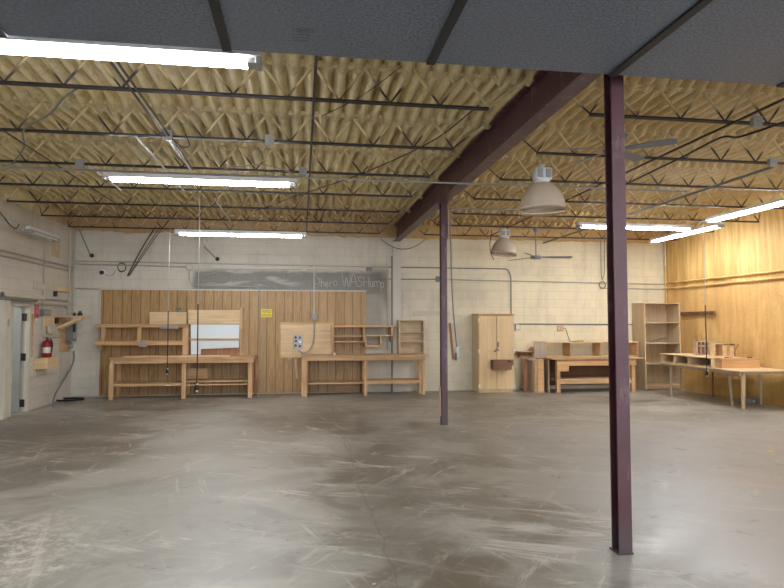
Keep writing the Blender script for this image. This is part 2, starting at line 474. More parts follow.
def text(name, body, size, mat, loc, rot, parent, sx=1.0):
    cu = bpy.data.curves.new(name, 'FONT'); cu.body = body; cu.size = size
    cu.align_x = 'CENTER'; cu.align_y = 'CENTER'; cu.extrude = .001; cu.space_line = .8
    o = bpy.data.objects.new(name, cu); C.objects.link(o)
    bpy.context.view_layer.update()
    me = bpy.data.meshes.new_from_object(o.evaluated_get(bpy.context.evaluated_depsgraph_get()))
    bpy.data.objects.remove(o); bpy.data.curves.remove(cu)
    me.transform(Matrix.Rotation(rot[2], 4, 'Z') @ Matrix.Rotation(rot[0], 4, 'X') @ Matrix.Diagonal((sx, 1, 1, 1)))
    me.materials.clear(); me.materials.append(M[mat])
    o = bpy.data.objects.new(name, me); C.objects.link(o)
    o.parent = parent; o.location = Vector(loc) - ORG[parent.name]
    return o

# ------------------------------------------------------------------ room shell
g = MB()
g.box(XL-2.2, XR+.3, YB-.2, D+.3, -.15, 0)
fl = struct(g, 'floor', 'floor')

struct(MB().box(XL-.2, XR+.3, D, D+.25, 0, HB+.2), 'wall_back', 'block_back')
# doorway in the left wall
DY0, DY1, DZ = 11.642, 12.338, 1.989
g = MB()
g.box(XL-.2, XL, YB, DY0, 0, HB+.2); g.box(XL-.2, XL, DY1, D, 0, HB+.2); g.box(XL-.2, XL, DY0, DY1, DZ, HB+.2)
struct(g, 'wall_left', 'block_side')
struct(MB().box(XL-.2, XR+.3, YB-.2, YB, 0, HB+.2), 'wall_rear', 'block_side')
# little space beyond the doorway
g = MB()
g.box(XL-2.2, XL-2.1, DY0-1.2, DY1+1.2, 0, 2.6); g.box(XL-2.2, XL-.2, DY0-1.3, DY0-1.2, 0, 2.6)
g.box(XL-2.2, XL-.2, DY1+1.2, DY1+1.3, 0, 2.6); g.box(XL-2.2, XL-.2, DY0-1.3, DY1+1.3, 2.6, 2.7)
struct(g, 'wall_side_room', 'offwhite')

l = bpy.data.lights.new('side_room_fill', 'POINT'); l.energy = 28; l.shadow_soft_size = .15; l.color = (1, .97, .9)  # added unseen light so the open door leaf does not render black
lo = bpy.data.objects.new('side_room_fill', l); C.objects.link(lo); lo.location = (XL-1.1, DY0-.5, 2.3)
# right wall under lumpy foam: a displaced sheet with a back
def foam_sheet():
    bm = bmesh.new(); ny, nz = 330, 70
    V = []
    for i in range(ny+1):
        y = YB + (D-YB)*i/ny; col = []
        for j in range(nz+1):
            z = HB*j/nz
            lump = noise.noise(Vector((y*1.4, z*1.4, 3.0)))*.035 + noise.noise(Vector((y*5, z*4, 9.0)))*.014
            low = max(0, 1-z/1.1)*max(0, noise.noise(Vector((y*2.2, z*2.2, 7))))*.12
            col.append(bm.verts.new((XR - max(0, .025+(lump+low)*(1 if y < 13.2 else max(.25, 1-(y-13.2)*1.0))), y, z)))
        V.append(col)
    for i in range(ny):
        for j in range(nz):
            bm.faces.new((V[i][j], V[i+1][j], V[i+1][j+1], V[i][j+1]))
    m = MB(); m.bm.free(); m.bm = bm
    m.box(XR, XR+.25, YB, D, 0, HB+.2)
    return m
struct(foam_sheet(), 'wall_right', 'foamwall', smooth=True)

# roof deck: fluted steel under sprayed foam
def deck():
    bm = bmesh.new()
    nx = 760; ys = []
    y = 3.6
    while y < D+.02: ys.append(y); y += .055
    V = []
    jy = JY
    for y in ys:
        row = []
        dj = min(abs(y-q) for q in jy)
        rid = math.exp(-(dj/.085)**2)
        for i in range(nx+1):
            x = XL + (XR-XL)*i/nx
            w = noise.noise(Vector((x*.5, y*.5, 0)))*.03 + noise.noise(Vector((x*3, y*1.6, 2)))*.018
            ph = (x + w)/.152
            amp = .054 + .026*noise.noise(Vector((x*1.1, y*1.3, 5)))
            c = abs(math.sin(PI*ph))**.7
            z = 4.13 - amp*2.3*(c-.5)
            l = noise.noise(Vector((x*4.5, y*7, 11)))
            z -= rid*(.08 + .055*l + .02*noise.noise(Vector((x*13, y*13, 4))))
            z -= max(0, noise.noise(Vector((x*1.3, y*1.9, 21)))-.15)*.07
            z += noise.noise(Vector((x*9, y*4, 31)))*.010
            row.append(bm.verts.new((x, y, z)))
        V.append(row)
    for a, b in zip(V, V[1:]):
        for i in range(nx):
            bm.faces.new((a[i], b[i], b[i+1], a[i+1]))
    m = MB(); m.bm.free(); m.bm = bm
    m.box(XL-.2, XR+.3, YB, D+.25, HB+.1, HB+.25)
    return m
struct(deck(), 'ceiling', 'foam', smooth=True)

# foam that runs down onto the heads of the walls
def foam_collar(pa, pb, nrm, depth, zlow, seed):
    bm = bmesh.new(); pa, pb, nrm = Vector(pa), Vector(pb), Vector(nrm)
    n = int((pb-pa).length/.06); V = []
    for i in range(n+1):
        p = pa.lerp(pb, i/n); row = []
        zl = zlow + .05*noise.noise(Vector((i*.07, seed, 0))) + .035*noise.noise(Vector((i*.35, seed, 3)))
        for j in range(7):
            t = j/6
            z = zl*(1-t) + (HB)*t
            off = depth*math.sin(min(1, t*1.4+.0)*PI/2)**.6*(1+.4*noise.noise(Vector((i*.22, j*.7, seed)))) if j else -.005
            row.append(bm.verts.new((p.x+nrm.x*off, p.y+nrm.y*off, z)))
        V.append(row)
    for a, b in zip(V, V[1:]):
        for j in range(6): bm.faces.new((a[j], b[j], b[j+1], a[j+1]))
    m = MB(); m.bm.free(); m.bm = bm
    return m
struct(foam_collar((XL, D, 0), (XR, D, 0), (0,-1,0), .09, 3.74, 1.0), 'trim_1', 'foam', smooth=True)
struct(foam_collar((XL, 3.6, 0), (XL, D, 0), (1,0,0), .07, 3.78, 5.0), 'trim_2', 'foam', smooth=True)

# pilaster column set in the back wall
pil = MB().box(XC-.10, XC+.10, D-.07, D+.01, 0, 3.66)
struct(pil, 'trim_3', 'offwhite')
struct(MB().box(XC-.135, XC-.10, D-.03, D+.01, 0, 3.3), 'trim_4', 'greybox')

# ------------------------------------------------------------------ dropped dark boards over the photographer
PE = 3.90; PZ = 3.40
edges = [-5.10, -3.12, -1.80, -.48, .845, 2.15, 3.47, 4.79, 6.11, 7.43, 8.75, 9.47]
for i, (a, b) in enumerate(zip(edges, edges[1:])):
    g = MB().box(a+.012, b-.012, YB+.02, PE, PZ, PZ+.05)
    o = struct(g, 'ceiling', 'duct')
for i, a in enumerate(edges[1:-1]):
    g = MB().box(a-.028, a+.028, YB+.02, PE-.004, PZ-.016, PZ+.04)
    struct(g, 'trim_%d' % (5+i), 'seam')
g = MB().box(XL+.01, XR-.12, PE-.03, PE+.01, PZ+.052, PZ+.15)
struct(g, 'trim_15', 'midgrey')
# faint printed stamp on one board
st = thing('board_stamp', (.0, 3.0, PZ), 'faint dark oval stamp printed on the underside of the dark ceiling board', 'stamp')
g = MB()
for dy, rx in ((0, .075),):
    pts = [(-0.002+.06*math.cos(t), 3.566+.025*math.sin(t), PZ-.001) for t in [2*PI*j/20 for j in range(21)]]
    g.tube(pts, .002, 4)
g.build('oval_outline', 'stamp', st)
g = MB()
sx_, sy_ = -0.002, 3.566
for k in range(3):
    g = MB(); g.bar((sx_-.06, sy_+.06+.04*k, PZ-.001), (sx_+.05-.012*k, sy_+.06+.04*k, PZ-.001), .004, .002); g.build('printed_line', 'stamp', st)
g = MB(); g.bar((sx_-.035, sy_, PZ-.001), (sx_+.035, sy_, PZ-.001), .01, .002); g.build('printed_line', 'stamp', st)

# ------------------------------------------------------------------ steel frame
beam = thing('steel_beam', (XC, 9.2, 3.65), 'long maroon steel roof beam carried by the two maroon columns', 'beam')
g = MB(); bx = XC-.01
g.box(bx-.085, bx+.085, 3.95, D-.075, 3.65, 3.665)
g.build('bottom_flange', 'steel', beam)
g = MB(); g.box(bx-.006, bx+.006, 3.95, D-.075, 3.665, 4.02); g.build('beam_web', 'steel', beam)
g = MB(); g.box(bx-.085, bx+.085, 3.95, D-.075, 4.02, 4.035); g.build('top_flange', 'steel', beam)

def column(yc, xc, ztop, label, label_base):
    t = thing('steel_column', (xc, yc, 0), label, 'column', None)
    g = MB()
    g.box(xc-.05, xc+.05, yc-.055, yc-.046, .012, ztop); g.box(xc-.05, xc+.05, yc+.046, yc+.055, .012, ztop)
    g.box(xc-.004, xc+.004, yc-.046, yc+.046, .012, ztop)
    g.build('column_shaft', 'steel', t)
    g = MB(); g.box(xc-.062, xc+.055, yc-.062, yc+.07, 0, .012)
    g.build('base_plate', 'steel', t)
    g = MB(); g.box(xc-.075, xc+.075, yc-.075, yc+.075, ztop-.012, ztop)
    g.build('cap_plate', 'steel', t)
    g = MB()
    for zz in (2.35, 2.43, 2.86, 2.95, 3.04, 3.12): 
        g.lathe([(.0045, 0), (.0045, .002)], (xc+.012, yc-.0575, zz), 8, (0,1,0), cap=True)
        g.lathe([(.0045, 0), (.0045, .002)], (xc-.022, yc-.0575, zz-.03), 8, (0,1,0), cap=True)
    g.build('bolt_hole', 'ink', t)
    return t
column(4.165, 2.309-.0, 3.65, 'near maroon steel column standing in the middle of the open floor', '')
column(9.755, 2.325, 3.65, 'farther maroon steel column under the beam, in front of the back wall', '')

t = MB().box(2.392, 2.412, 9.70, 9.76, 3.05, 3.60).build('tan_strip', 'tan')
tag(t, 'narrow tan wooden strip on the right side of the far column, near its top', 'strip')
t = MB().box(2.242, 2.262, 9.70, 9.76, .14, .62).build('tan_strip', 'tan')
tag(t, 'narrow tan strip low on the left side of the far column', 'strip')
# pale foam smear and scuff at the foot of the near column
# joists
def joist(y, x0, x1, label, e0, e1):
    t = thing('bar_joist', ((x0+x1)/2, y, ZJ), label, 'joist', 'open web bar joists under the foam deck')
    b0, b1 = x0+e0, x1-e1
    g = MB()
    for s_ in (-1, 1):     # pair of angles
        g.box(b0, b1, y+s_*.006, y+s_*.030, ZJ-.004, ZJ+.001)
        g.box(b0, b1, y+s_*.006, y+s_*.010, ZJ, ZJ+.022)
    g.build('bottom_chord', 'joist', t)
    g = MB(); g.box(x0, x1, y-.035, y+.035, 4.045, 4.085); g.build('top_chord', 'web', t)
    per = .485; n = max(1, round((b1-b0)/per)); per = (b1-b0)/n
    g = MB(); pts = []
    for i in range(n+1):
        pts.append((b0+per*i, y, ZJ+.012))
        if i < n: pts.append((b0+per*(i+.5), y, 4.05))
    for a, b in zip(pts, pts[1:]): g.tube([a, b], [.009 if a[2] < 3.9 else .017, .009 if b[2] < 3.9 else .017], 6)
    if e0 > .1: g.tube([(x0+.05, y, 4.05), (b0+.01, y, ZJ+.012)], .0095, 6)
    if e1 > .1: g.tube([(x1-.05, y, 4.05), (b1-.01, y, ZJ+.012)], .0095, 6)
    g.build('web_rod', 'web', t)
    return t
ords = ['nearest to the dark ceiling boards', 'second from the dark ceiling boards', 'third from the dark ceiling boards', 'fourth from the dark ceiling boards',
        'fourth from the back wall', 'third from the back wall', 'second from the back wall', 'closest to the back wall']
for k, y in enumerate(JY[:8]):
    joist(y, XL+.02, XC-.10, 'dark bar joist with zigzag rods in the left bay, ' + ords[k], .12, .42)
    joist(y, XC+.10, XR-.10, 'dark bar joist with zigzag rods in the right bay, ' + ords[k], .42, .12)

# bridging rods and conduit running front to back
def run_y(name, label, cat, x, y0, y1, z, r, mat, group=None, dx=0):
    g = MB(); g.tube([(x, y0, z), (x+dx, y1, z)], r, 8)
    return tag(g.build(name, mat), label, cat, group)
for x, y0, y1, lab in ((-1.492, 3.95, 8.3, 'double dark bridging bar crossing the joists left of the middle of the left bay'),
                 (0.101, 3.95, 13.8, 'straight dark bridging bar seen end to end near the middle of the left bay'),
                 (-3.149, 3.95, 12.4, 'dark bridging bar close to the left wall'),
                 (4.367, 3.95, 13.8, 'dark bridging bar crossing the right bay behind the near column')):
    g = MB(); g.box(x-.012, x+.012, y0, y1, ZJ-.022, ZJ-.018); g.box(x-.012, x-.008, y0, y1, ZJ-.022, ZJ-.004)
    if 'double' in lab: g.box(x+.040, x+.052, y0, y1, ZJ-.022, ZJ-.004)
    tag(g.build('bridging_bar', 'joist'), lab, 'steel bar', 'bridging bars under the joists')
x = 6.062
run_y('steel_pipe', 'thick dark pipe running back from a grey box on a joist in the right bay', 'pipe', x, 6.98, 14.5, 3.69, .020, 'greybox')
for (x, y0, y1, lab) in (
    (-1.809, 6.9, 9.7, 'thin white conduit under the left bay joists above the middle light'),
    (-2.757, 8.3, 9.75, 'thin white conduit leaving the grey box above the left end of the middle light'),
    (-1.478, 6.95, 8.3, 'pale double conduit leaving the grey box above the middle light'),
    (-1.422, 10.2, 12.45, 'short pale conduit above the farthest light of the left bay')):
    run_y('white_conduit', lab, 'conduit', x, y0, y1, 3.704, .012, 'white')
g = MB(); zc = 3.615
g.tube([(-3.75, 8.163, zc), (5.669, 8.163, zc)], .014, 8)
tag(g.build('ceiling_conduit', 'galv'), 'long grey conduit crossing just under the maroon beam', 'conduit')
g = MB(); 
g.tube([(2.324, 9.9, 3.60), (4.0, 9.9, 3.60)], .016, 8)
tag(g.build('ceiling_conduit', 'galv'), 'short pale conduit from the far column toward the big hanging lamp', 'conduit')

# junction boxes on the joists
def jbox(x, y, z, lab, s=.045):
    t = thing('junction_box', (x, y, z), lab, 'junction box')
    g = MB(); g.box(x-s, x+s, y-.03, y+.03, z-.055, z+.045); g.build('box_body', 'galv', t, .006)
    g = MB(); g.box(x-s-.006, x+s+.006, y-.036, y-.03, z-.06, z+.05)
    g.lathe([(.012, 0), (.012, .01)], (x, y-.046, z), 10, (0,1,0), cap=True); g.build('cover_plate', 'midgrey', t)
    return t
for px, y, lab in ((-0.367, 6.93, 'grey junction box on the second joist, left of the long bridging bar'),
                   (0.009, 8.3, 'grey junction box at the right end of the middle light'),
                   (-1.47, 6.93, 'grey junction box where the double bridging bar meets a joist'),
                   (-2.841, 8.3, 'grey junction box on a joist left of the middle light'),
                   (4.602, 5.56, 'pale junction box on the nearest joist of the right bay'),
                   (5.963, 6.93, 'grey junction box at the end of the thick pipe in the right bay')):
    jbox(px, y-.066, ZJ, lab)

# loose cables among the joists
def cable(pts, r, lab, mat='black', name='loose_cable', smooth=6):
    g = MB(); g.tube(curve3(pts, smooth), r, 6)
    return tag(g.build(name, mat), lab, 'cable')
cable([(-0.083, 8.1, 3.62), (-0.216, 8.15, 3.70), (-0.537, 8.2, 3.78), (-0.824, 8.2, 3.745), (-1.018, 8.2, 3.72)], .008,
      'pale cable looping above the right end of the middle light', 'emt')
cable([(-1.432, 6.86, 3.70), (-1.324, 6.86, 3.60), (-1.238, 6.86, 3.62), (-1.282, 6.86, 3.74)], .007,
      'short cable curling under the box by the double bridging bar')
cable([(-1.955, 5.62, 3.75), (-2.191, 5.9, 3.74), (-2.513, 6.4, 3.74), (-2.934, 6.85, 3.71), (-3.247, 7.6, 3.73), (-3.724, 8.4, 3.72)], .010,
      'dark cable drooping between the joists at the far left', 'greybox')
cable([(1.949-.25, 5.62, 3.78), (1.455, 6.744, 3.74), (0.796, 8.317, 3.73), (-0.034, 9.752, 3.72), (-0.856, 11.289, 3.72)], .007,
      'thin dark cable slanting across the left bay toward the maroon beam')
cable([(0.894, 5.34, 4.0), (0.537, 5.628, 3.8), (0.192, 6.038, 3.74)], .0035,
      'thin dark wire slanting down from the edge of the dark boards', smooth=3)
cable([(4.848, 5.404, 3.70), (4.66, 5.792, 3.66), (4.542, 5.951, 3.69), (4.63, 6.792, 3.70), (4.71, 8.194, 3.70)], .012,
      'dark cable running back from the pale box in the right bay')
# black droop at the pilaster head
g = MB(); g.tube(sag((1.89, D-.12, 3.70), (2.987, D-.12, 3.70), .24), .008, 6)
tag(g.build('loose_cable', 'black'), 'black cable sagging across the head of the pilaster at the back wall', 'cable')

# ------------------------------------------------------------------ lights
def fixture(cx, cy, z, length, ang, lab, lit=True, group='eight foot fluorescent lights', hang=True):
    t = thing('fluorescent_light', (cx, cy, z), lab, 'light', group)
    c, s = math.cos(ang), math.sin(ang)
    def W(u, v, w): return (cx+u*c-v*s, cy+u*s+v*c, z+w)
    h = length/2
    g = MB(); g.bar(W(-h, 0, .055), W(h, 0, .055), .085, .05); 
    g.build('housing', 'white', t)
    g = MB()
    for sd in (-1, 1):
        a = [W(-h, sd*.03, .032), W(h, sd*.03, .032), W(h, sd*.10, .012), W(-h, sd*.10, .012)]
        b = [tuple(Vector(p)+Vector((0,0,.004))) for p in a]
        va = [g.bm.verts.new(p) for p in a]; vb = [g.bm.verts.new(p) for p in b]
        g.bm.faces.new(va); g.bm.faces.new(vb[::-1])
        for i in range(4): g.bm.faces.new((va[i], va[(i+1)%4], vb[(i+1)%4], vb[i]))
    g.build('reflector', 'white', t)
    for sd in (-1, 1):
        g = MB(); g.tube([W(-h+.10, sd*.042, -.005), W(h-.10, sd*.042, -.005)], .019, 10)
        g.build('fluorescent_tube', 'tube' if lit else 'white_pvc', t)
    for e in (-1, 1):
        g = MB(); g.bar(W(e*(h-.04), 0, .0), W(e*h, 0, .0), .14, .055); g.bar(W(e*(h-.10), 0, -.004), W(e*(h-.04), 0, -.004), .115, .042); g.build('socket', 'galv', t, .004)
    if hang:
        for e in (-.7, .7):
            g = MB(); g.tube([W(e*h, 0, .08), (cx+e*h*c, cy+e*h*s, max(ZJ, z+.1))], .004, 5); g.build('hanger_wire', 'galv', t)
    return t
fixture(-1.505, 4.22, 3.46, 2.44, 0, 'lit fluorescent light at the upper left, closest, below the dark ceiling boards')
fixture((-2.517+-0.07)/2, 8.1, 3.496, 2.44, 0, 'lit fluorescent light, middle one of the left bay')
fixture((-2.348+0.079)/2, 11.72, 3.33, 2.44, 0, 'lit fluorescent light, farthest one of the left bay, in front of the back wall')
fixture((5.305+7.725)/2, 11.0, 3.532, 2.44, 0, 'lit fluorescent light partly behind the near maroon column')
fixture(8.285, 12.1, 3.6, 2.44, PI/2, 'lit fluorescent light near the back right corner, parallel to the foam wall')
fixture(7.71, 9.28, 3.6, 2.44, PI/2, 'lit fluorescent light at the right edge of the photo, parallel to the foam wall')
fixture(-4.70, 11.857, 3.26, 1.25, PI/2, 'small unlit white light hanging beside the left wall', lit=False, group=None)
# lights added out of frame under the low boards to brighten the floor
for x, y in ((-2.6, .6), (2.2, .6), (6.6, .6), (-2.6, -3.0), (2.2, -3.0), (6.6, -3.0)):
    fixture(x, y, 3.31, 2.44, 0, 'added fluorescent light under the dark boards, unseen behind the camera', group='added lights behind the camera', hang=False)
for y in (5.6,):
    fixture(7.71, y, 3.6, 2.44, PI/2, 'lit fluorescent light of the right bay, nearest to the dark boards')

def highbay(x, y, zr, ztop, lab, tilt=0.0, r=.28):
    t = thing('high_bay_lamp', (x, y, zr), lab, 'lamp', 'hanging high bay lamps')
    ax = Vector((math.sin(tilt), 0, math.cos(tilt))); H_ = .37*r/.28
    k = r/.28
    prof = [(.277*k, .045*k), (.272*k, .08*k), (.262*k, .13*k), (.245*k, .18*k), (.222*k, .23*k), (.192*k, .28*k), (.155*k, .325*k), (.115*k, .352*k), (.07*k, .362*k)]
    prof_in = [(a-.006, b) for a, b in prof[::-1]]
    g = MB(); g.lathe(prof+prof_in+[prof[0]], (x, y, zr), 48, ax); g.build('lamp_shade', 'dome', t, smooth=True)
    g = MB(); g.lathe([(.283*k, 0), (.275*k, .05*k), (.269*k, .05*k), (.277*k, 0), (.283*k, 0)], (x, y, zr), 48, ax); g.build('clear_rim', 'clear', t, smooth=True)
    top = Vector((x, y, zr)) + ax*.36*k
    g = MB(); g.lathe([(.075*k, 0), (.085*k, .02*k), (.085*k, .05*k), (.05*k, .07*k)], top, 24, ax, cap=True); g.build('collar', 'white', t, smooth='auto')
    g = MB(); g.box(top.x-.105*k, top.x+.105*k, y-.07*k, y+.07*k, top.z+.025*k, top.z+.185*k); g.build('ballast_housing', 'white', t, .02)
    g = MB()
    for sx in (-.053, .053):
        g.box(top.x+sx*k-.036*k, top.x+sx*k+.036*k, y-.078*k, y-.07*k, top.z+.055*k, top.z+.160*k)
    g.build('vent_panel', 'midgrey', t, .004)
    g = MB(); g.tube([(top.x, y, top.z+.18*k), (top.x, y, top.z+.225*k)], .03*k, 12); g.build('top_cap', 'white', t)
    g = MB(); pts = [(top.x+.016*math.cos(a), y, top.z+.24*k+.022*math.sin(a)) for a in [2*PI*j/12 for j in range(13)]]
    g.tube(pts, .004, 6); g.tube([(top.x, y, top.z+.26*k), (top.x, y, ztop)], .005, 6); g.build('hook', 'greybox', t)
    return t
highbay(2.89, 6.93, 2.978+.02, 3.708, 'large hazy domed high bay lamp, nearer of the two, left of the near column')
highbay(4.28, 12.41, 3.118, 3.708, 'smaller looking domed high bay lamp, farther one, above the tall maple cabinet', tilt=.10)
cable([(4.027, 12.41, 3.66), (3.981, 12.41, 3.35), (4.001, 12.41, 3.15), (4.067, 12.41, 3.01)], .008, 'dark cord dangling left of the far domed lamp')

def fan(x, y, zh, ztop, R_, angs, lab, mat):
    t = thing('ceiling_fan', (x, y, zh), lab, 'ceiling fan', None)
    g = MB(); g.lathe([(.02, -.035), (.10, -.03), (.125, -.005), (.125, .02), (.09, .045), (.03, .05)], (x, y, zh), 28, cap=True); g.build('motor', mat, t, smooth='auto')
    g = MB(); g.tube([(x, y, zh+.05), (x, y, ztop)], .013, 10); g.build('down_rod', mat, t)
    g = MB(); g.lathe([(.06, 0), (.05, -.04), (.02, -.09)], (x, y, ztop), 20, cap=True); g.build('canopy', mat, t, smooth='auto')
    for a in angs:
        c, s = math.cos(a), math.sin(a)
        g = MB(); prof = [(.10, .035), (.22, .045), (.45, .062), (R_-.06, .068), (R_-.02, .05), (R_, .0)]
        L_ = [(r_, w) for r_, w in prof] + [(r_, -w) for r_, w in prof[::-1][1:]]
        def Q(r_, w, dz): return (x+r_*c-w*s, y+r_*s+w*c, zh+.012+dz-w*.24)
        A = [g.bm.verts.new(Q(a_, b_, 0)) for a_, b_ in L_]; B = [g.bm.verts.new(Q(a_, b_, .006)) for a_, b_ in L_]
        g.bm.faces.new(A[::-1]); g.bm.faces.new(B)
        for i in range(len(L_)): g.bm.faces.new((A[i], A[(i+1)%len(L_)], B[(i+1)%len(L_)], B[i]))
        g.build('fan_blade', mat, t)
    return t
fan(5.01, 12.41, 3.07, 3.71, .80, (-.10, 1.99, -2.19), 'pale three bladed ceiling fan on a long rod in front of the back wall', 'blade_dark')
fan(3.58, 6.48, 3.655, 4.02, .68, tuple(-.68+1.2566*i for i in range(5)), 'grey ceiling fan close under the joists, partly hidden by the near column', 'blade_dark')

# electric drop cords
def dropcord(x, y, zt, zb_, zblack, lab):
    t = thing('power_cable', (x, y, zb_), lab, 'cable', 'drop cords hanging from the joists')
    g = MB(); g.tube([(x, y, zt), (x+.004, y, (zt+zblack)/2), (x, y, zblack)], .0065, 6); g.build('pale_cord', 'galv', t)
    g = MB(); g.tube([(x, y, zblack), (x+.004, y, (zblack+zb_)/2), (x, y, zb_+.05)], .010, 6); g.build('black_cord', 'black', t)
    g = MB(); g.lathe([(.014, .10), (.024, .07), (.03, .03), (.024, 0)], (x, y, zb_-.01), 12, cap=True); g.build('connector', 'black', t, smooth='auto')
    g = MB(); g.lathe([(.016, 0), (.016, -.018)], (x, y, zb_-.01), 12, cap=True)
    g.lathe([(.013, 0), (.013, .02)], (x+.012, y-.02, zb_+.075), 12, cap=True); g.build('connector_face', 'lamp_dot', t)
    return t
dropcord(-1.575, 9.65, 3.70, .64, 1.95, 'cord with black socket end hanging in front of the white panel over the left bench')
dropcord(-2.588, 12.41, 3.70, .68, 1.9, 'cord with black socket end hanging in front of the left shelves')
dropcord(7.608, 10.5, 3.70, 0.676, 2.0, 'cord with black socket end hanging in front of the desk with cubbies')
# ------------------------------------------------------------------ back wall: panelling, pipes, boxes
W = D - .012      # face of thin things on the back wall
t = thing('wall_panelling', (-1.5, D-.01, 0), 'brown wood grain panelling with dark grooves behind the two left benches', 'panelling')
g = MB(); g.box(-4.518, 1.551, D-.012, D-.002, .02, 2.44); g.build('panel_sheet', 'panelling', t)
g = MB(); g.box(-4.518, 1.551, D-.022, D-.012, 2.42, 2.45); g.build('top_trim', 'offwhite', t)
g = MB(); g.box(-4.55, -4.507, D-.03, D-.002, .02, 2.45); g.build('edge_trim', 'offwhite', t)
g = MB(); g.box(-4.578, -4.525, D-.02, D-.002, .02, 0.934)
tag(g.build('wood_strip', 'cream'), 'narrow pale strip standing at the left edge of the panelling', 'strip')

PY = D - .03
def pipe_b(pts, r, lab, mat='emt', rr=.08, y=PY, cat='conduit'):
    g = MB(); g.tube(arc([(a, y, b) for a, b in pts], rr), r, 8)
    return tag(g.build('wall_conduit', mat), lab, cat)
pipe_b([(-5.151,3.066),(2.088,3.025),(9.521,3.107)][:2], .013, 'upper conduit along the left half of the back wall', 'emt')
pipe_b([(-5.15,2.998),(-2.618,2.965)], .016, 'conduit just below the top one, ending at the box left of the grey blocks', 'emt')
pipe_b([(2.089, 3.027), (5.128, 3.022), (5.206, 2.846), (5.206, 1.889)], .013, 'dark conduit crossing above the cabinet and dropping to its top', 'greybox', .12)
pipe_b([(-2.437,2.932),(0.056,2.954),(1.695,2.952)], .018, 'pale conduit along the top of the grey unpainted blocks', 'offwhite')
pipe_b([(-2.583,2.895),(-2.577,2.545),(-1.063,2.512),(-0.97,2.442),(-0.945,0.045)], .013, 'pale conduit curving from a box down over the panelling left of the yellow sign', 'emt', .16)
pipe_b([(1.793,2.941),(2.064,2.92),(2.077,1.008)], .017, 'pale conduit bending down beside the pilaster', 'emt', .14)
pipe_b([(1.695,2.732),(3.287,2.737)], .011, 'thin dark conduit crossing the pilaster to a small grey box', 'greybox')
pipe_b([(3.388,2.738),(9.511,2.673)], .013, 'long conduit along the back wall above the cabinet and right bench', 'emt')
pipe_b([(7.607,2.564),(9.508,2.541)], .013, 'lower of two conduits behind the near column on the back wall', 'emt')
pipe_b([(5.391,1.638),(8.697,1.625)], .014, 'dark conduit low on the back wall above the right bench', 'greybox')
pipe_b([(-5.136,2.442),(-4.539,2.435)], .012, 'short conduit between the left corner and the panelling', 'emt')
pipe_b([(0.293,3.029),(0.301,1.83)], .012, 'thin white conduit dropping over the chalk writing to a grey box', 'white')
pipe_b([(-5.123,3.637),(-5.115,3.317),(-5.13,3.044)], .012, 'short conduit rising in the left back corner', 'emt')
def wbox(px0, py0, px1, py1, lab, mat='galv', name='electrical_box', d=.06, cat='electrical box'):
    pass
def wall_box(r, lab, mat='galv', face='midgrey', d=.055, name='electrical_box', cat='electrical box'):
    x0, x1, z0, z1 = r
    t = thing(name, ((x0+x1)/2, D, z0), lab, cat)
    g = MB(); g.box(x0, x1, D-d, D-.002, z0, z1); g.build('box_body', mat, t, .005)
    g = MB(); g.box(x0+.012, x1-.012, D-d-.006, D-d, z0+.012, z1-.012)
    g.build('cover_plate', face, t)
    return t
wall_box((-2.651,-2.505,2.895,3.024), 'small pale box on the conduits left of the grey blocks', 'emt', 'offwhite')
wall_box((-0.015,0.116,2.894,3.002), 'small cream box on the pale conduit above the yellow sign side', 'cream', 'offwhite')
wall_box((1.548,1.695,2.914,3.012), 'dark grey box on the pale conduit near the chalk writing', 'greybox', 'greybox')
wall_box((3.274,3.414,2.676,2.812), 'grey box right of the pilaster beside the far column', 'greybox', 'greybox')
wall_box((5.299,5.43,1.487,1.638), 'small white switch box right of the cabinet', 'greybox', 'white_pvc')
wall_box((0.253,0.36,1.746,1.889), 'grey box above the pale board on the panelling', 'galv', 'midgrey')

# plastic camera and cable coil
t = thing('security_camera', (-4.496, D, 2.737), 'small white dome camera on the upper left of the back wall', 'camera')
cx, cz = -4.496, 2.811
g = MB(); g.lathe([(.075, 0), (.075, .03), (.05, .05)], (cx, D-.002, cz), 24, (0,-1,0), cap=True); g.build('camera_base', 'white_pvc', t, smooth='auto')
g = MB(); g.lathe([(.05, 0), (.045, .03), (.025, .05), (.004, .056)], (cx+.008, D-.05, cz-.004), 20, (0,-1,0), cap=True); g.build('camera_dome', 'black', t, smooth=True)
cable([(cx+.06, D-.04, cz-.03), (-4.368, D-.04, 2.737), (-4.26, D-.04, 2.762), (-4.206, D-.04, 2.86)], .007, 'thin cable from the dome camera to the coil', 'greybox')
def coil(cx, cy, cz, r, n, lab, plane='xz', mat='black', rr=.007):
    g = MB(); pts = []
    for i in range(n*18+1):
        a = 2*PI*i/18; q = r*(1+.10*math.sin(i*.37)); w = .004*math.sin(i*.9)
        if plane == 'xz': pts.append((cx+q*math.cos(a)*.88, cy-.02-.004*(i/18), cz+q*math.sin(a)))
        else: pts.append((cx+q*1.5*math.cos(a), cy+q*math.sin(a), cz+rr+.004*(i/18)))
    g.tube(pts, rr, 6)
    return tag(g.build('cable_coil', mat), lab, 'cable coil')
coil(-4.077, D+.01, 2.933, .10, 6, 'coil of dark cable hung on the upper left of the back wall')
for dx, lab in ((0, 'thick black cable slanting down from the ceiling to the hook by the coil'), (.10, 'second black cable slanting down beside the thick one'), (.16, 'thinner dark cable slanting down, rightmost of the three')):
    cable([(-3.325+dx, D-.14, 3.869), (-3.632+dx*.8, D-.10, 3.351), (-3.947+dx*.25, D-.03, 2.737)], .012 if dx == 0 else .007, lab)
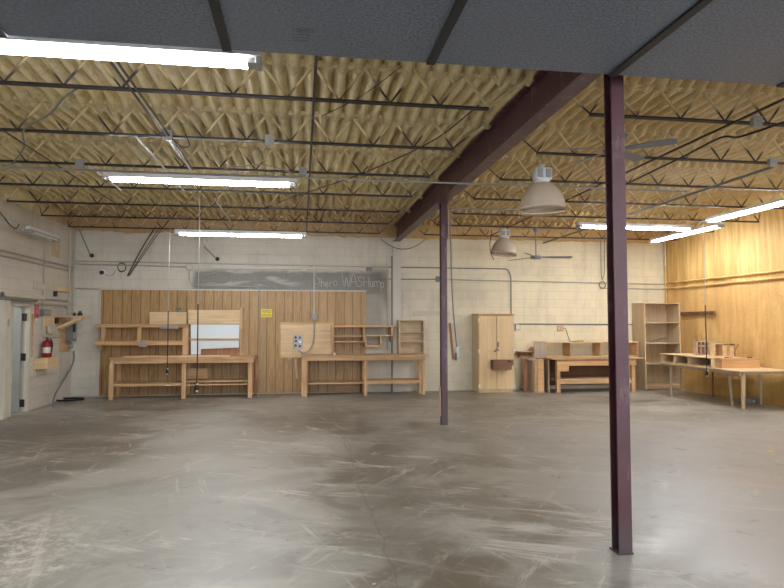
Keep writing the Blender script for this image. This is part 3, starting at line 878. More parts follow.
def strut(p0, p1, lab):
    t = thing('brace_rod', (p1[0], D, p1[1]), lab, 'brace')
    g = MB(); g.tube([(p0[0], D-.16, p0[1]), (p1[0], D-.04, p1[1])], .012, 8); g.build('rod', 'greybox', t)
    g = MB(); g.lathe([(.05, 0), (.045, .03), (.02, .05)], (p1[0]+.02, D-.002, p1[1]), 14, (0,-1,0), cap=True); g.build('wall_knob', 'black', t, smooth='auto')
strut(*[(-4.955,3.755),(-4.749,3.198)], 'dark rod running from the roof to a black knob near the left corner')
strut(*[(-2.242,3.44),(-1.977,3.162)], 'short rod ending in a black knob under the farthest left light')
g = MB(); g.box(-2.245, -2.191, D-.19, D-.15, 3.524, 3.795)
tag(g.build('white_bracket', 'white'), 'small white bracket hanging below the farthest left light', 'bracket')

# yellow sign
x0, x1, z0, z1 = -0.937,-0.686,1.797,1.993
t = thing('notice_sign', ((x0+x1)/2, W, z0), 'small yellow NOTICE sign on the brown panelling between the two left benches', 'sign')
g = MB(); g.box(x0, x1, D-.018, D-.012, z0, z1); g.build('sign_plate', 'signyellow', t)
text('sign_lettering', 'NOTICE', .082, 'ink', ((x0+x1)/2, D-.0195, z0+(z1-z0)*.68), (PI/2, 0, 0), t, .62)
g = MB()
for r_ in range(2):
    x = x0+.03
    while x < x1-.04:
        w = random.uniform(.015, .035); g.box(x, min(x+w, x1-.025), D-.0195, D-.018, z0+.03+.028*r_, z0+.042+.028*r_); x += w+.012
g.build('small_print', 'brown_x', t)

# chalk writing on the bare blocks
GL = {
 'S': [[(.8,.95),(.45,1.05),(.15,.8),(.4,.55),(.75,.35),(.55,.05),(.05,.1)]],
 'h': [[(.15,1.0),(.15,0)],[(.15,.4),(.45,.6),(.7,.4),(.7,0)]],
 'e': [[(.15,.3),(.7,.35),(.5,.6),(.2,.5),(.15,.2),(.4,0),(.75,.1)]],
 'r': [[(.2,.6),(.2,0)],[(.2,.35),(.45,.6),(.7,.5)]],
 'o': [[(.4,.6),(.1,.35),(.3,0),(.7,.15),(.65,.5),(.4,.6)]],
 'W': [[(.0,1.2),(.3,0),(.5,.8),(.7,0),(1.0,1.1)]],
 'A': [[(.05,0),(.45,1.1),(.9,0)],[(.2,.4),(.75,.4)]],
 's': [[(.9,.9),(.4,1.0),(.2,.7),(.7,.4),(.6,.05),(.1,.05)]],
 'H': [[(.15,1.0),(.15,0)],[(.8,1.0),(.8,0)],[(.15,.5),(.8,.5)]],
 'u': [[(.15,.6),(.2,.05),(.6,.05),(.7,.6)],[(.7,.6),(.75,0)]],
 'm': [[(.1,.6),(.1,0)],[(.1,.45),(.35,.6),(.45,.4),(.45,0)],[(.45,.45),(.7,.6),(.85,.4),(.85,0)]],
 'p': [[(.2,.6),(.2,-.4)],[(.2,.5),(.6,.6),(.75,.3),(.5,.0),(.2,.1)]],
}
g = MB(); 
xs, ze = 0.295, 2.54
cur = xs
for ch, w, hgt, dz in (('S',.22,.30,.04),('h',.14,.20,0),('e',.13,.17,0),('r',.13,.17,0),('o',.18,.20,.02),(' ',.12,0,0),('W',.27,.30,0),('A',.24,.30,0),('s',.20,.24,0),('H',.22,.24,0),('u',.15,.24,0),('m',.22,.24,0),('p',.14,.22,-.02)):
    if ch != ' ':
        for stl in GL[ch]:
            g.tube(curve3([(cur+a*w*.84, D-.006, ze+dz+b*hgt) for a, b in stl], 4), .0075, 4)
    cur += w*.72
tag(g.build('chalk_writing', 'chalk'), 'loose white chalk handwriting on the bare grey blocks above the panelling', 'writing')

# pale board on the panelling with a breaker plate
x0, x1, z0, z1 = -0.471,0.733,0.866,1.639
t = thing('pinboard', ((x0+x1)/2, W, z0), 'pale plywood board on the panelling left of the cubbies, carrying an electrical plate', 'board')
g = MB(); g.box(x0, x1, D-.030, D-.013, z0, z1); g.build('board_sheet', 'ply_x', t)
g = MB(); g.box(x0-.03, x1+.02, D-.040, D-.013, z1, z1+.045); g.box(x0-.035, x0, D-.034, D-.013, z0, z1); g.box(x1, x1+.02, D-.034, D-.013, z0, z1); g.box(x0-.03, x0+.55, D-.034, D-.013, z0-.03, z0); g.build('board_frame', 'pine_x', t)
x0, x1, z0, z1 = -0.183,0.038,1.045,1.389
t = thing('breaker_plate', ((x0+x1)/2, D-.03, z0), 'grey electrical plate with dark sockets on the pale plywood board', 'electrical plate')
g = MB(); g.box(x0, x1, D-.055, D-.031, z0, z1); g.build('plate', 'galv', t, .006)
xm, w = (x0+x1)/2, x1-x0
for i, (a, b) in enumerate(((-.25,.80),(.2,.80),(-.22,.55),(.22,.5),(-.25,.25),(.2,.2))):
    g = MB(); g.lathe([(.03, 0), (.03, .012)], (xm+a*w, D-.055, z0+b*(z1-z0)), 14, (0,-1,0), cap=True); g.build('socket', 'black' if i != 3 else 'paper', t)
cable([(0.303, D-.06, 1.76), (0.303, D-.07, 1.371), (0.232, D-.08, 1.08), (0.09, D-.08, 0.958), (-0.004, D-.07, 0.983), (-0.051, D-.06, 1.043)], .016, 'grey flexible cable curving from the box to the electrical plate', 'galv')
t = thing('wooden_stick', (-0.098, D-.03, 0.354), 'thin pale stick hanging beside the left end of the middle bench', 'stick')
g = MB(); g.bar((-0.134, D-.035, 0.813), (-0.087, D-.035, 0.354), .045, .02, (0,1,0)); g.build('stick', 'ply_z', t)
g = MB(); g.lathe([(.035, 0), (.045, .02), (.02, .04)], (-0.251, D-.03, 0.825), 12, (0,-1,0), cap=True); g.build('peg', 'ply_z', t)

# pale battens on the right part of the back wall
t = MB().box(2.707, 3.636, D-.03, D-.002, 1.857, 1.955).build('wood_batten', 'cream')
tag(t, 'pale wooden batten on the back wall just left of the far column', 'batten')
t = thing('power_tool', (3.814, D-.03, 0.716), 'grey blue tool handle on a cord hanging by the far column', 'tool')
g = MB(); g.box(3.768, 3.85, D-.072, D-.002, 0.813, 1.08); g.build('tool_body', 'whiteboard', t, .012)
g = MB(); g.box(3.753, 3.794, D-.082, D-.012, 0.741, 0.934); g.build('tool_grip', 'greybox', t, .008)
t = MB(); t.bar((3.626, D-.017, 1.663), (3.712, D-.017, 0.765), .05, .03, (0,1,0))
tag(t.build('brown_stick', 'brown_z'), 'reddish brown stick leaning on the back wall just right of the far column', 'stick')
cable([(2.504, 10.0, 3.60), (2.762, 11.0, 3.405), (3.429, 13.5, 2.189), (3.786, D-.07, 1.08)], .014, 'pale grey hose dropping from the ceiling behind the far column to the tool', 'galv', 'hanging_hose')
# cord with ring right of the far fan
g = MB(); xx = 7.669
g.tube(curve3([(xx+.05, D-.06, 3.8), (xx+.04, D-.05, 3.0), (xx-.02, D-.05, 2.772)], 5), .008, 6); g.tube(curve3([(xx-.05, D-.06, 3.8), (xx-.05, D-.05, 3.0), (xx-.02, D-.05, 2.772)], 5), .008, 6)
pts = [(xx-.02+.085*math.cos(a), D-.05, 2.642+.085*math.sin(a)) for a in [2*PI*j/18 for j in range(19)]]
g.tube(pts, .012, 6)
tag(g.build('hanging_loop', 'greybox'), 'dark cord ending in a ring, hanging on the back wall left of the near column', 'cord')
# outlet board with cord and yellow handled tool
x0, x1, z0, z1 = 6.424,6.585,1.453,1.587
t = thing('outlet_board', ((x0+x1)/2, D, z0), 'small orange wooden board with outlets above the right bench', 'outlet')
g = MB(); g.box(x0, x1, D-.03, D-.002, z0, z1); g.build('board', 'oak_x', t)
for k in (.28, .72):
    g = MB(); g.box(x0+(x1-x0)*k-.022, x0+(x1-x0)*k+.022, D-.036, D-.03, z0+.03, z1-.03); g.build('outlet', 'cream', t)
cable([(6.571, D-.04, 1.536), (6.638, D-.05, 1.511), (6.678, D-.08, 1.333), (6.642, 14.3, 1.214), (6.754, 14.2, 1.202)], .008, 'thin dark cord from the outlet board down to the right bench top shelf')

# ------------------------------------------------------------------ furniture helpers
def part(name, t, mat, boxes, bev=.003):
    g = MB()
    for b in boxes: g.box(*b)
    return g.build(name, mat, t, bev)

# ---- left bench
BY0, BY1 = 13.84, 14.54
xl, xr = -4.105, -1.01
zt = 0.911
t = thing('workbench', ((xl+xr)/2, 14.2, 0), 'long worn wooden workbench at the left, under the shelves with the white panel', 'workbench', 'wooden workbenches along the back wall')
part('bench_top', t, 'pine_x', [(xl, xr, BY0, BY1, zt-.04, zt)])
part('apron', t, 'pine_x', [(xl+.03, xr-.03, BY0+.02, BY0+.045, zt-.13, zt-.04)])
part('apron', t, 'pine_x', [(xl+.03, xr-.03, BY1-.045, BY1-.02, zt-.13, zt-.04)])
for a in (-4.056, -2.545, -1.125):
    part('leg', t, 'pine_z', [(a-.045, a+.045, BY0+.045, BY0+.09, 0, zt-.04)])
    part('leg', t, 'pine_z', [(a-.045, a+.045, BY1-.09, BY1-.045, 0, zt-.04)])
    part('cross_rail', t, 'pine_y', [(a-.02, a+.02, BY0+.09, BY1-.09, .335, .38)])
zs = 0.34
part('lower_shelf', t, 'pine_x', [(xl+.06, -2.545-.045, BY0+.09, BY1-.12, zs-.03, zs)])
part('lower_shelf', t, 'pine_x', [(-2.545+.045, xr-.1, BY0+.09, BY1-.12, zs+.01, zs+.04)])
part('shelf_rail', t, 'pine_x', [(xl+.06, xr-.08, BY0+.09, BY0+.11, zs-.06, zs-.03)])
part('end_board', t, 'brown_z', [(xr-.07, xr-.045, BY0+.10, BY1-.05, .1, zt-.04)])
# pale loose top strips
tag(MB().box(-3.848, -1.594, 13.98, 14.22, zt+.001, zt+.022).build('loose_board', 'ply_x', None, .003), 'long pale board lying on the left bench top', 'board')
tag(MB().box(-2.549, -2.105, 14.30, 14.33, .40, .63).build('loose_board', 'pine_x', None, .003), 'small board standing on the lower shelf of the left bench', 'board')
t = MB(); t.prism([(xr+.0, zt-.02), (xr+.03, zt+.03), (xr+.06, zt-.5), (xr+.02, zt-.5)], 'y', 14.0, 14.03)
t.bar((xr+.03, 14.0, .45), (xr+.09, 14.0, .62), .025, .03); t.bar((xr+.06, 14.0, .02), (xr+.10, 14.05, .40), .03, .03)
tag(t.build('offcut_rack', 'brown_z'), 'tangle of thin offcuts at the right end of the left bench', 'wood offcuts')

# ---- shelves above the left bench
t = thing('wall_shelf', (-3.571, 14.4, zt), 'two tier wooden wall shelf above the left bench, left of the white panel', 'shelf')
u0, u1 = 1.639, 1.563
part('upper_shelf', t, 'pine_x', [(-4.504, -2.549, 14.2, D-.014, u1, u0)])
l0, l1 = 1.26, 1.165
part('lower_shelf', t, 'oak_x', [(-4.504, -2.614, 14.2, D-.014, l1, l0)])
for px, a, b in ((104, u1, l0), (140, u1, l0), (140, l1, zt), (127, l1, zt), (155, l1, zt), (169, l1, zt)):
    pass
for x, a, b in ((-4.347, l0, u1), (-3.583, l0, u1)):
    part('upright', t, 'pine_z', [(x-.04, x+.04, 14.22, 14.30, a, b)])
for x in (-3.887, -3.608, -3.284, -2.979):
    part('upright', t, 'brown_z', [(x-.025, x+.025, 14.4, 14.46, zt, l1)])
part('bracket', t, 'pine_z', [(-4.399-.02, -4.399+.02, 14.22, D-.014, l1-.10, l1)])
x = -2.579
part('divider', t, 'pine_z', [(x-.075, x+.045, 14.25, D-.014, zt, u1)])
tag(MB().box(-3.114, -2.749, 14.17, 14.20, u1-.03, u1+.03).build('metal_strip', 'midgrey', None, .005), 'grey metal strip under the upper shelf at the left', 'metal strip')
tag(MB().box(-3.572, -3.408, 14.165, 14.20, l1-.04, l0-.02).build('metal_bracket', 'galv', None, .005), 'small grey metal plate on the edge of the lower left shelf', 'metal plate')
r1 = -3.418,-2.609,1.644,1.913
tag(MB().box(r1[0], r1[1], 14.44, 14.46, u0+.001, r1[3]).build('plywood_sheet', 'ply_x', None, .003), 'pale plywood sheet standing on the upper left shelf', 'plywood')
t = thing('hand_clamp', (-2.783, 14.5, 1.929), 'small dark clamp perched on top of the plywood sheet', 'clamp')
g = MB(); X0, Z0 = -2.803, 1.928+.003
g.box(X0-.05, X0+.04, 14.435, 14.465, Z0, Z0+.03); g.box(X0-.03, X0+.01, 14.44, 14.46, Z0+.03, Z0+.10); g.build('clamp_body', 'greybox', t, .006)
g = MB(); g.tube([(X0-.05, 14.45, Z0+.06), (X0+.06, 14.45, Z0+.06)], .01, 8); g.build('clamp_screw', 'black', t)

# ---- board rack with white panel
t = thing('panel_rack', (-1.964, 14.45, zt), 'plywood rack with uprights behind the white panel above the left bench', 'rack')
r2 = -2.563,-1.406,1.639,1.962
part('upper_board', t, 'ply_x', [(r2[0], r2[1], 14.40, 14.42, r2[2], r2[3])])
part('post', t, 'pine_z', [(-1.398, -1.34, 14.36, 14.44, 1.53, 2.023)])
part('post', t, 'pine_z', [(-1.402, -1.364, 14.42, 14.48, zt, 2.023)])
part('rail', t, 'pine_x', [(-2.621, -1.393, 14.345, 14.375, 1.265, 1.308)])
part('lower_board', t, 'brown_z', [(-2.527, -1.362, 14.45, 14.47, zt, r2[2])])
q = [(-2.502,1.628),(-1.414,1.627),(-1.423,1.096),(-2.266,1.067),(-2.275,0.942),(-2.485,0.943)]
g = MB(); g.prism(q, 'y', 14.38, 14.398)
tag(g.build('laminate_sheet', 'whiteboard'), 'bright white laminate panel with a notched lower edge leaning above the left bench', 'sheet')

# ---- middle bench
xl, xr = 0.018, 2.937
zt2 = 0.925
t = thing('workbench', ((xl+xr)/2, 14.2, 0), 'long wooden workbench in the middle, under the cubbies and beside the pale board', 'workbench', 'wooden workbenches along the back wall')
part('bench_top', t, 'pine_x', [(xl, xr, BY0, BY1, zt2-.035, zt2)])
part('apron', t, 'pine_x', [(xl+.02, xr-.06, BY0+.03, BY0+.055, zt2-.12, zt2-.035)])
part('apron', t, 'pine_x', [(xl+.02, xr-.06, BY1-.055, BY1-.03, zt2-.12, zt2-.035)])
part('side_panel', t, 'pine_z', [(xl+.01, xl+.03, BY0+.14, BY1-.10, .12, zt2-.12)])
for a, w in ((0.079, .065), (1.476, .035), (2.831, .035)):
    part('leg', t, 'pine_z', [(a-w, a+w, BY0+.055, BY0+.12, 0, zt2-.035)])
    part('leg', t, 'pine_z', [(a-w, a+w, BY1-.12, BY1-.055, 0, zt2-.035)])
zs = 0.322
xm = 1.476
part('lower_shelf', t, 'pine_x', [(xl+.14, xm-.035, BY0+.06, BY1-.12, zs-.05, zs-.02)])
part('lower_shelf', t, 'pine_x', [(xm+.035, xr-.16, BY0+.06, BY1-.12, zs-.015, zs+.015)])
part('shelf_rail', t, 'pine_x', [(xm+.035, xr-.16, BY0+.07, BY0+.09, zs-.06, zs-.015)])
part('corner_post', t, 'ply_z', [(2.75, 2.835, 14.05, 14.12, 0, 0.654)])
tag(MB().box(0.799, 1.398, 14.49, 14.53, .05, .22).build('loose_board', 'pine_x', None, .003), 'dark board leaning under the middle bench at the wall', 'board')
# bottom front item: small white tape roll and bits on the bench
t = MB(); t.lathe([(.012, 0), (.03, 0), (.03, .05), (.012, .05), (.012, 0)], (0.76, 14.0, zt2+.001), 18)
tag(t.build('tape_roll', 'white_pvc', smooth='auto'), 'tiny white roll on the middle bench top near the pale board', 'tape')

# ---- cubby unit above the middle bench
t = thing('cubby_shelf', (1.474, 14.4, zt2), 'open wooden cubby shelf with uneven compartments above the middle bench', 'shelf')
yf = 14.28; yb = D-.014
za, zb_ = 1.608, 1.561
part('top_board', t, 'oak_x', [(0.716, 2.239, yf, yb, zb_, za)])
def zz(v): return v
part('shelf', t, 'pine_x', [(0.775, 1.448, yf+.02, yb, 1.329, 1.369)])
part('shelf', t, 'pine_x', [(0.775, 1.448, yf+.02, yb, 1.201, 1.234)])
part('shelf', t, 'pine_x', [(1.495, 2.142, yf, yb, 1.346, 1.381)])
part('shelf', t, 'pine_x', [(1.519, 1.89, yf, yb, 1.096, 1.144)])
part('divider', t, 'pine_z', [(0.723, 0.763, yf+.02, yb, zt2, zb_)])
part('divider', t, 'pine_z', [(1.448, 1.491, yf, yb, 1.201, zb_)])
part('divider', t, 'pine_z', [(1.5, 1.529, yf, yb, 1.096, 1.353)])
part('divider', t, 'pine_z', [(1.858, 1.89, yf, yb, 1.096, 1.353)])
g = MB(); g.prism([(yf, zb_), (yb, zb_), (yb, zb_-.35), (yf+.18, zb_-.33), (yf, zb_-.20)], 'x', 2.13, 2.166); g.build('end_bracket', 'pine_z', t)

# ---- small bookcase standing on the bench
x0, x1, z0, z1 = 2.306,2.939,0.898,1.71
t = thing('small_bookcase', ((x0+x1)/2, 14.4, zt2), 'small dull plywood bookcase with three shelves standing on the right end of the middle bench', 'bookcase')
part('side_panel', t, 'shelf_z', [(x0, x0+.045, 14.28, 14.52, zt2, z1)])
part('side_panel', t, 'shelf_z', [(x1-.035, x1, 14.28, 14.52, zt2, z1)])
part('top_board', t, 'shelf_x', [(x0, x1, 14.28, 14.52, z1, z1+.025)])
for zq in (1.453, 1.222): part('shelf', t, 'shelf_x', [(x0+.045, x1-.035, 14.29, 14.50, zq-.02, zq)])
part('shelf', t, 'shelf_x', [(x0+.045, x1-.035, 14.29, 14.50, zt2+.01, zt2+.03)])
part('back_panel', t, 'shelf_x', [(x0+.045, x1-.035, 14.50, 14.515, zt2, z1)])

# ---- tall two-door cabinet
CY = 14.05
x0, x1, z1 = 4.208, 5.1, 1.843
t = thing('tall_cabinet', ((x0+x1)/2, 14.3, 0), 'tall pale maple two door cabinet with white hinges against the back wall', 'cabinet')
part('carcass', t, 'cab_z', [(x0, x0+.02, CY+.02, 14.55, 0, z1), (x1-.02, x1, CY+.02, 14.55, 0, z1), (x0+.02, x1-.02, 14.53, 14.55, .06, z1), (x0+.02, x1-.02, CY+.03, 14.53, .06, .08)])
part('cabinet_top', t, 'oak_x', [(x0-.006, x1+.006, CY, 14.555, z1, z1+.045)])
part('plinth', t, 'cab_z', [(x0+.04, x1-.04, CY+.035, CY+.055, 0, .06)])
xm = (x0+x1)/2+.0
for i, (a, b) in enumerate(((x0+.012, xm-.006), (xm+.006, x1-.012))):
    d = MB().box(a, b, CY, CY+.02, .07, z1-.012).build('door', 'cab_z', t, .003)
    hx = b-.03 if i == 0 else a+.03
    zc = 1.038
    if i == 0:
        h = MB(); h.lathe([(.014, 0), (.018, .02), (.010, .03)], (hx-.01, CY, zc-.05), 12, (0,-1,0), cap=True); 
    else:
        h = MB(); h.box(hx-.014, hx+.014, CY-.018, CY, zc+.04, zc+.17); h.bar((hx-.06, CY-.01, zc-.01), (hx+.02, CY-.01, zc-.03), .02, .03)
    o = h.build('handle', 'brown_x' if i else 'black', d) 
    for hz in (.10, .93, z1-.17):
        e = a-.004 if i == 0 else b+.004
        part('hinge', d, 'white', [(e-.022, e+.022, CY-.008, CY+.0, hz, hz+.10)])
part('latch', t, 'chrome', [(xm-.03, xm+.05, CY-.012, CY-.002, 1.014-.03, 1.014+.01)])
x0b, x1b, z0b, z1b = 4.501,5.061,0.549,0.785
t = thing('hanging_tray', ((x0b+x1b)/2, 13.95, z0b), 'dark brown open wooden tray hung on the front of the tall cabinet', 'tray')
g = MB(); pr = [(x0b, z1b), (x0b, z0b+.04), (x0b+.04, z0b), (x1b-.08, z0b), (x1b, z0b+.09), (x1b, z1b)]
g.prism(pr, 'y', 14.02, 14.04); g.build('back_board', 'brown_x', t)
g = MB(); pr2 = [(x0b, z1b-.02), (x0b, z0b+.04), (x0b+.04, z0b), (x1b-.12, z0b), (x1b-.05, z1b-.06)]
g.prism(pr2, 'y', 13.85, 13.865); g.build('front_board', 'brown_x', t)
g = MB(); g.box(x0b, x0b+.015, 13.865, 14.02, z0b+.03, z1b); g.build('end_board', 'brown_x', t)
g = MB(); g.box(x1b-.13, x1b-.115, 13.865, 14.02, z0b+.01, z1b-.03); g.build('end_board', 'brown_x', t)
g = MB(); g.box(x0b+.02, x1b-.1, 13.865, 14.02, z0b, z0b+.012); g.build('tray_bottom', 'brown_x', t)
g = MB(); g.lathe([(.02, 0), (.02, .015)], (x1b-.09, 13.85, z0b+.09), 12, (0,-1,0), cap=True); g.build('knob', 'chrome', t)

# ---- small bracket shelf
x0, x1 = 5.235, 5.83
zc = 0.965
t = thing('bracket_shelf', ((x0+x1)/2, 14.4, zc-.2), 'small rough wooden bracket shelf between the tall cabinet and the right bench', 'shelf')
g = MB(); g.prism([(x0, 14.56), (x1, 14.56), (x1, 14.22), (x1-.15, 14.18), (x0+.05, 14.40)], 'z', zc-.025, zc); g.build('shelf_board', 'pine_x', t, .003)
g = MB(); g.prism([(14.56, zc-.025), (14.56, zc-.17), (14.52, zc-.17), (14.25, zc-.025)], 'x', x0+.13, x0+.16); g.build('bracket', 'brown_z', t)
g = MB(); g.box(x0+.02, x1-.1, 14.54, 14.56, zc-.12, zc-.025); g.build('wall_rail', 'brown_z', t)
t = MB(); t.prism([(x0+.33, zc+.001), (x0+.55, zc+.001), (x0+.50, zc+.09), (x0+.42, zc+.11)], 'y', 14.38, 14.42)
tag(t.build('wood_wedge', 'pine_x'), 'small wooden wedge lying on the bracket shelf', 'wedge')

# ---- boards and open box leaning beside the right bench
x0, x1, z0, z1 = 5.439,5.804,0.023,0.798
t = thing('narrow_crate', ((x0+x1)/2, 14.1, 0), 'narrow upright wooden crate with an open side, left of the right bench', 'crate')
part('back_board', t, 'brown_z', [(x0-.06, x0+.06, 14.20, 14.225, 0, z1)])
part('side_board', t, 'grey_ply', [(x0+.07, x0+.10, 13.95, 14.22, 0, z1)])
part('front_board', t, 'oak_x', [(x0+.17, x1-.03, 13.88, 13.905, 0, z1)])
part('side_board', t, 'pine_z', [(x0+.10, x0+.17, 13.90, 13.92, 0, z1-.01)])
part('crate_top', t, 'pine_x', [(x0-.02, x1-.03, 13.92, 14.22, z1-.03, z1-.005)])
part('side_board', t, 'brown_z', [(x1-.06, x1-.035, 13.905, 14.22, 0, z1-.03)])

# ---- right bench with cubby top
BY2 = 13.72
xl, xr = 6.032, 8.128
z3 = 0.809
t = thing('workbench', ((xl+xr)/2, 14.1, 0), 'sturdy orange toned workbench right of the tall cabinet, partly behind the near column', 'workbench', 'wooden workbenches along the back wall')
part('bench_top', t, 'pine_x', [(5.895, 8.26, BY2-.03, 14.54, z3-.02, z3+.012)])
part('top_lip', t, 'brown_z', [(xl-.02, xr-.02, BY2, BY2+.03, z3-.055, z3-.02)])
part('apron', t, 'oak_x', [(xl, xr-.05, BY2+.01, BY2+.04, z3-.17, z3-.055)])
part('corner_block', t, 'oak_x', [(xl+.01, xl+.30, BY2, BY2+.035, z3-.30, z3-.10)])
for a in (xl+.05, xr-.12):
    part('leg', t, 'oak_x', [(a-.04, a+.05, BY2+.04, BY2+.13, 0, z3-.055)])
    part('leg', t, 'oak_x', [(a-.04, a+.05, 14.40, 14.49, 0, z3-.055)])
zl = 0.32
part('lower_shelf', t, 'ply_x', [(xl+.10, xr-.17, BY2+.05, 14.35, zl-.02, zl)])
part('shelf_front', t, 'pine_x', [(xl+.10, xr-.17, BY2+.045, BY2+.065, zl-.12, zl-.025)])
part('shelf_stretcher', t, 'pine_x', [(xl+.10, xr-.17, 14.33, 14.35, zl-.10, zl-.02)])
part('dark_void_sheet', t, 'brown_x', [(5.963, xr-.1, 14.50, 14.515, .10, z3-.06)])  # dark sheet standing in for the shade in the void under the bench
# hutch on the bench
zh = 1.193
t = thing('bench_hutch', (7.124, 14.3, z3), 'low pigeonhole hutch with wide openings standing on the right bench', 'hutch')
hx0, hx1 = 5.928, 8.353
part('top_board', t, 'ply_x', [(hx0, hx1, 14.10, 14.52, zh-.02, zh)])
part('bottom_board', t, 'ply_x', [(hx0, hx1, 14.10, 14.52, z3+.013, z3+.033)])
for x in (6.557, 7.351, hx1-.01):
    part('divider', t, 'pine_y', [(x-.012, x+.012, 14.10, 14.52, z3+.033, zh-.02)])
# grey end boards
xg = 5.882
t = thing('grey_end_board', (xg, 14.1, 0), 'weathered grey board standing upright at the left end of the right bench', 'board')
g = MB(); g.box(xg-.022, xg-.002, 13.82, 14.56, 0, z3-.03); g.build('lower_panel', 'grey_ply', t)
g = MB(); g.prism([(5.62, z3-.0), (5.62, zh+.03), (hx0-.014, zh+.02), (hx0-.014, z3+.0)], 'y', 14.10, 14.12); g.build('upper_panel', 'grey_ply', t)
# yellow handled tool on the hutch
t = thing('yellow_tool', (6.859, 14.2, zh), 'small yellow handled tool lying on top of the hutch of the right bench', 'tool')
g = MB(); g.bar((6.793, 14.2, zh+.022), (6.951, 14.2, zh+.022), .05, .04); g.build('handle', 'yellow', t, .01)
g = MB(); g.bar((6.688, 14.2, zh+.016), (6.793, 14.2, zh+.018), .02, .02); g.build('blade', 'greybox', t)

# ---- tall bookshelf in the right back corner
x0, x1 = 8.469, 9.488-.045
z1 = 2.147
t = thing('tall_bookshelf', ((x0+x1)/2, 14.25, 0), 'tall dull plywood bookshelf with four openings in the right back corner', 'bookshelf')
part('side_panel', t, 'shelf_z', [(x0, x0+.025, 14.0, 14.55, 0, z1)])
part('side_panel', t, 'shelf_z', [(x1-.03, x1, 14.0, 14.55, 0, z1)])
part('face_strip', t, 'ply_z', [(x0, x0+.028, 13.99, 14.0, 0, z1)])
part('face_strip', t, 'ply_z', [(x1-.03, x1, 13.99, 14.0, 0, z1)])
part('top_board', t, 'ply_x', [(x0-.005, x1+.005, 13.99, 14.55, z1, z1+.025)])
for zq in (1.681, 1.163, 0.652, .12):
    part('shelf', t, 'shelf_x', [(x0+.025, x1-.03, 14.0, 14.52, zq-.025, zq)])
part('back_panel', t, 'shelf_z', [(x0+.025, x1-.03, 14.53, 14.545, .05, z1)])
part('kick_board', t, 'pine_x', [(x0+.025, x1-.03, 14.01, 14.03, .02, .095)])
g = MB(); g.bar((x0+.35, 14.35, 1.163+.012), (x1-.08, 14.50, 1.163+.13), .02, .02)
tag(g.build('thin_stick', 'greybox'), 'thin dark stick leaning inside the tall bookshelf, second opening from the top', 'stick')

# ------------------------------------------------------------------ right wall things
def run_r(z, lab, y0=3.9, mat='foamwall', r=.022, x=XR-.07):
    g = MB(); n = 40
    g.tube([(x+.008*math.sin(i*1.7), y0+(D-.02-y0)*i/n, z+.004*math.sin(i*2.3)) for i in range(n+1)], r, 8)
    return tag(g.build('foamed_conduit', mat), lab, 'conduit')
run_r(2.695+.0, 'upper foam covered conduit along the ochre right wall')
run_r(2.555, 'lower foam covered conduit along the ochre right wall')
y0, y1, z0, z1 = 12.629,13.878,1.854,1.938
t = thing('wall_rail', (XR-.1, (y0+y1)/2, z0), 'dark brown slotted wooden rail on the ochre right wall beside the bookshelf', 'rail')
g = MB(); g.box(XR-.10, XR-.05, y0, y1, z0, z1); g.build('rail_board', 'brown_x', t, .004)
for k in range(6):
    g = MB(); yy = y0+(y1-y0)*(k+.5)/6; g.box(XR-.14, XR-.10, yy-.02, yy+.02, z0+.01, z0+.04); g.build('peg', 'brown_x', t)
g = MB(); g.tube([(XR-.13, 14.4, 3.78), (XR-.13, 14.42, 3.15)], .014, 8)
tag(g.build('white_conduit_end', 'white'), 'short white pipe end hanging in the right back corner', 'pipe')
g = MB(); g.tube([(XR-.06, D-.06, 3.75), (XR-.06, D-.06, 2.0)], .03, 8)
tag(g.build('corner_pipe', 'foamwall'), 'foam covered vertical pipe in the right back corner', 'pipe')

# ---- desk with cubbies along the right wall
dx0, dx1, dy0, dy1, dz = 8.25, 9.33, 10.42, 13.05, .752
t = thing('long_table', (8.8, 11.8, 0), 'long pale table on rounded legs along the ochre right wall', 'table')
part('tabletop', t, 'ply_y', [(dx0, dx1, dy0, dy1, dz-.028, dz)], .006)
part('apron', t, 'grey_ply', [(dx0+.06, dx0+.08, dy0+.10, dy1-.12, dz-.085, dz-.028)])
part('apron', t, 'grey_ply', [(dx0+.12, dx1-.08, dy0+.06, dy0+.08, dz-.07, dz-.028)])
def leg(x, y, r0, r1, mat='ply_z', dx=0, dy=0):
    g = MB(); g.tube([(x+dx, y+dy, 0), (x, y, dz-.10), (x-.02*0, y, dz-.028)], [r1, r0, r0*1.25], 14); g.build('leg', mat, t, smooth='auto')
leg(8.43, 10.58, .042, .034, dx=.02, dy=.04); leg(8.55, 11.12, .03, .026, 'grey_ply', .05)
leg(8.36, 12.78, .030, .026, 'grey_ply'); leg(9.20, 12.50, .022, .02, 'brown_x'); leg(9.23, 11.10, .022, .02, 'grey_ply'); leg(8.72, 12.95, .022, .02, 'grey_ply'); leg(9.28, 10.49, .026, .024, 'ply_z')
t = thing('side_table', (10, 10, 0), '', None) if False else t
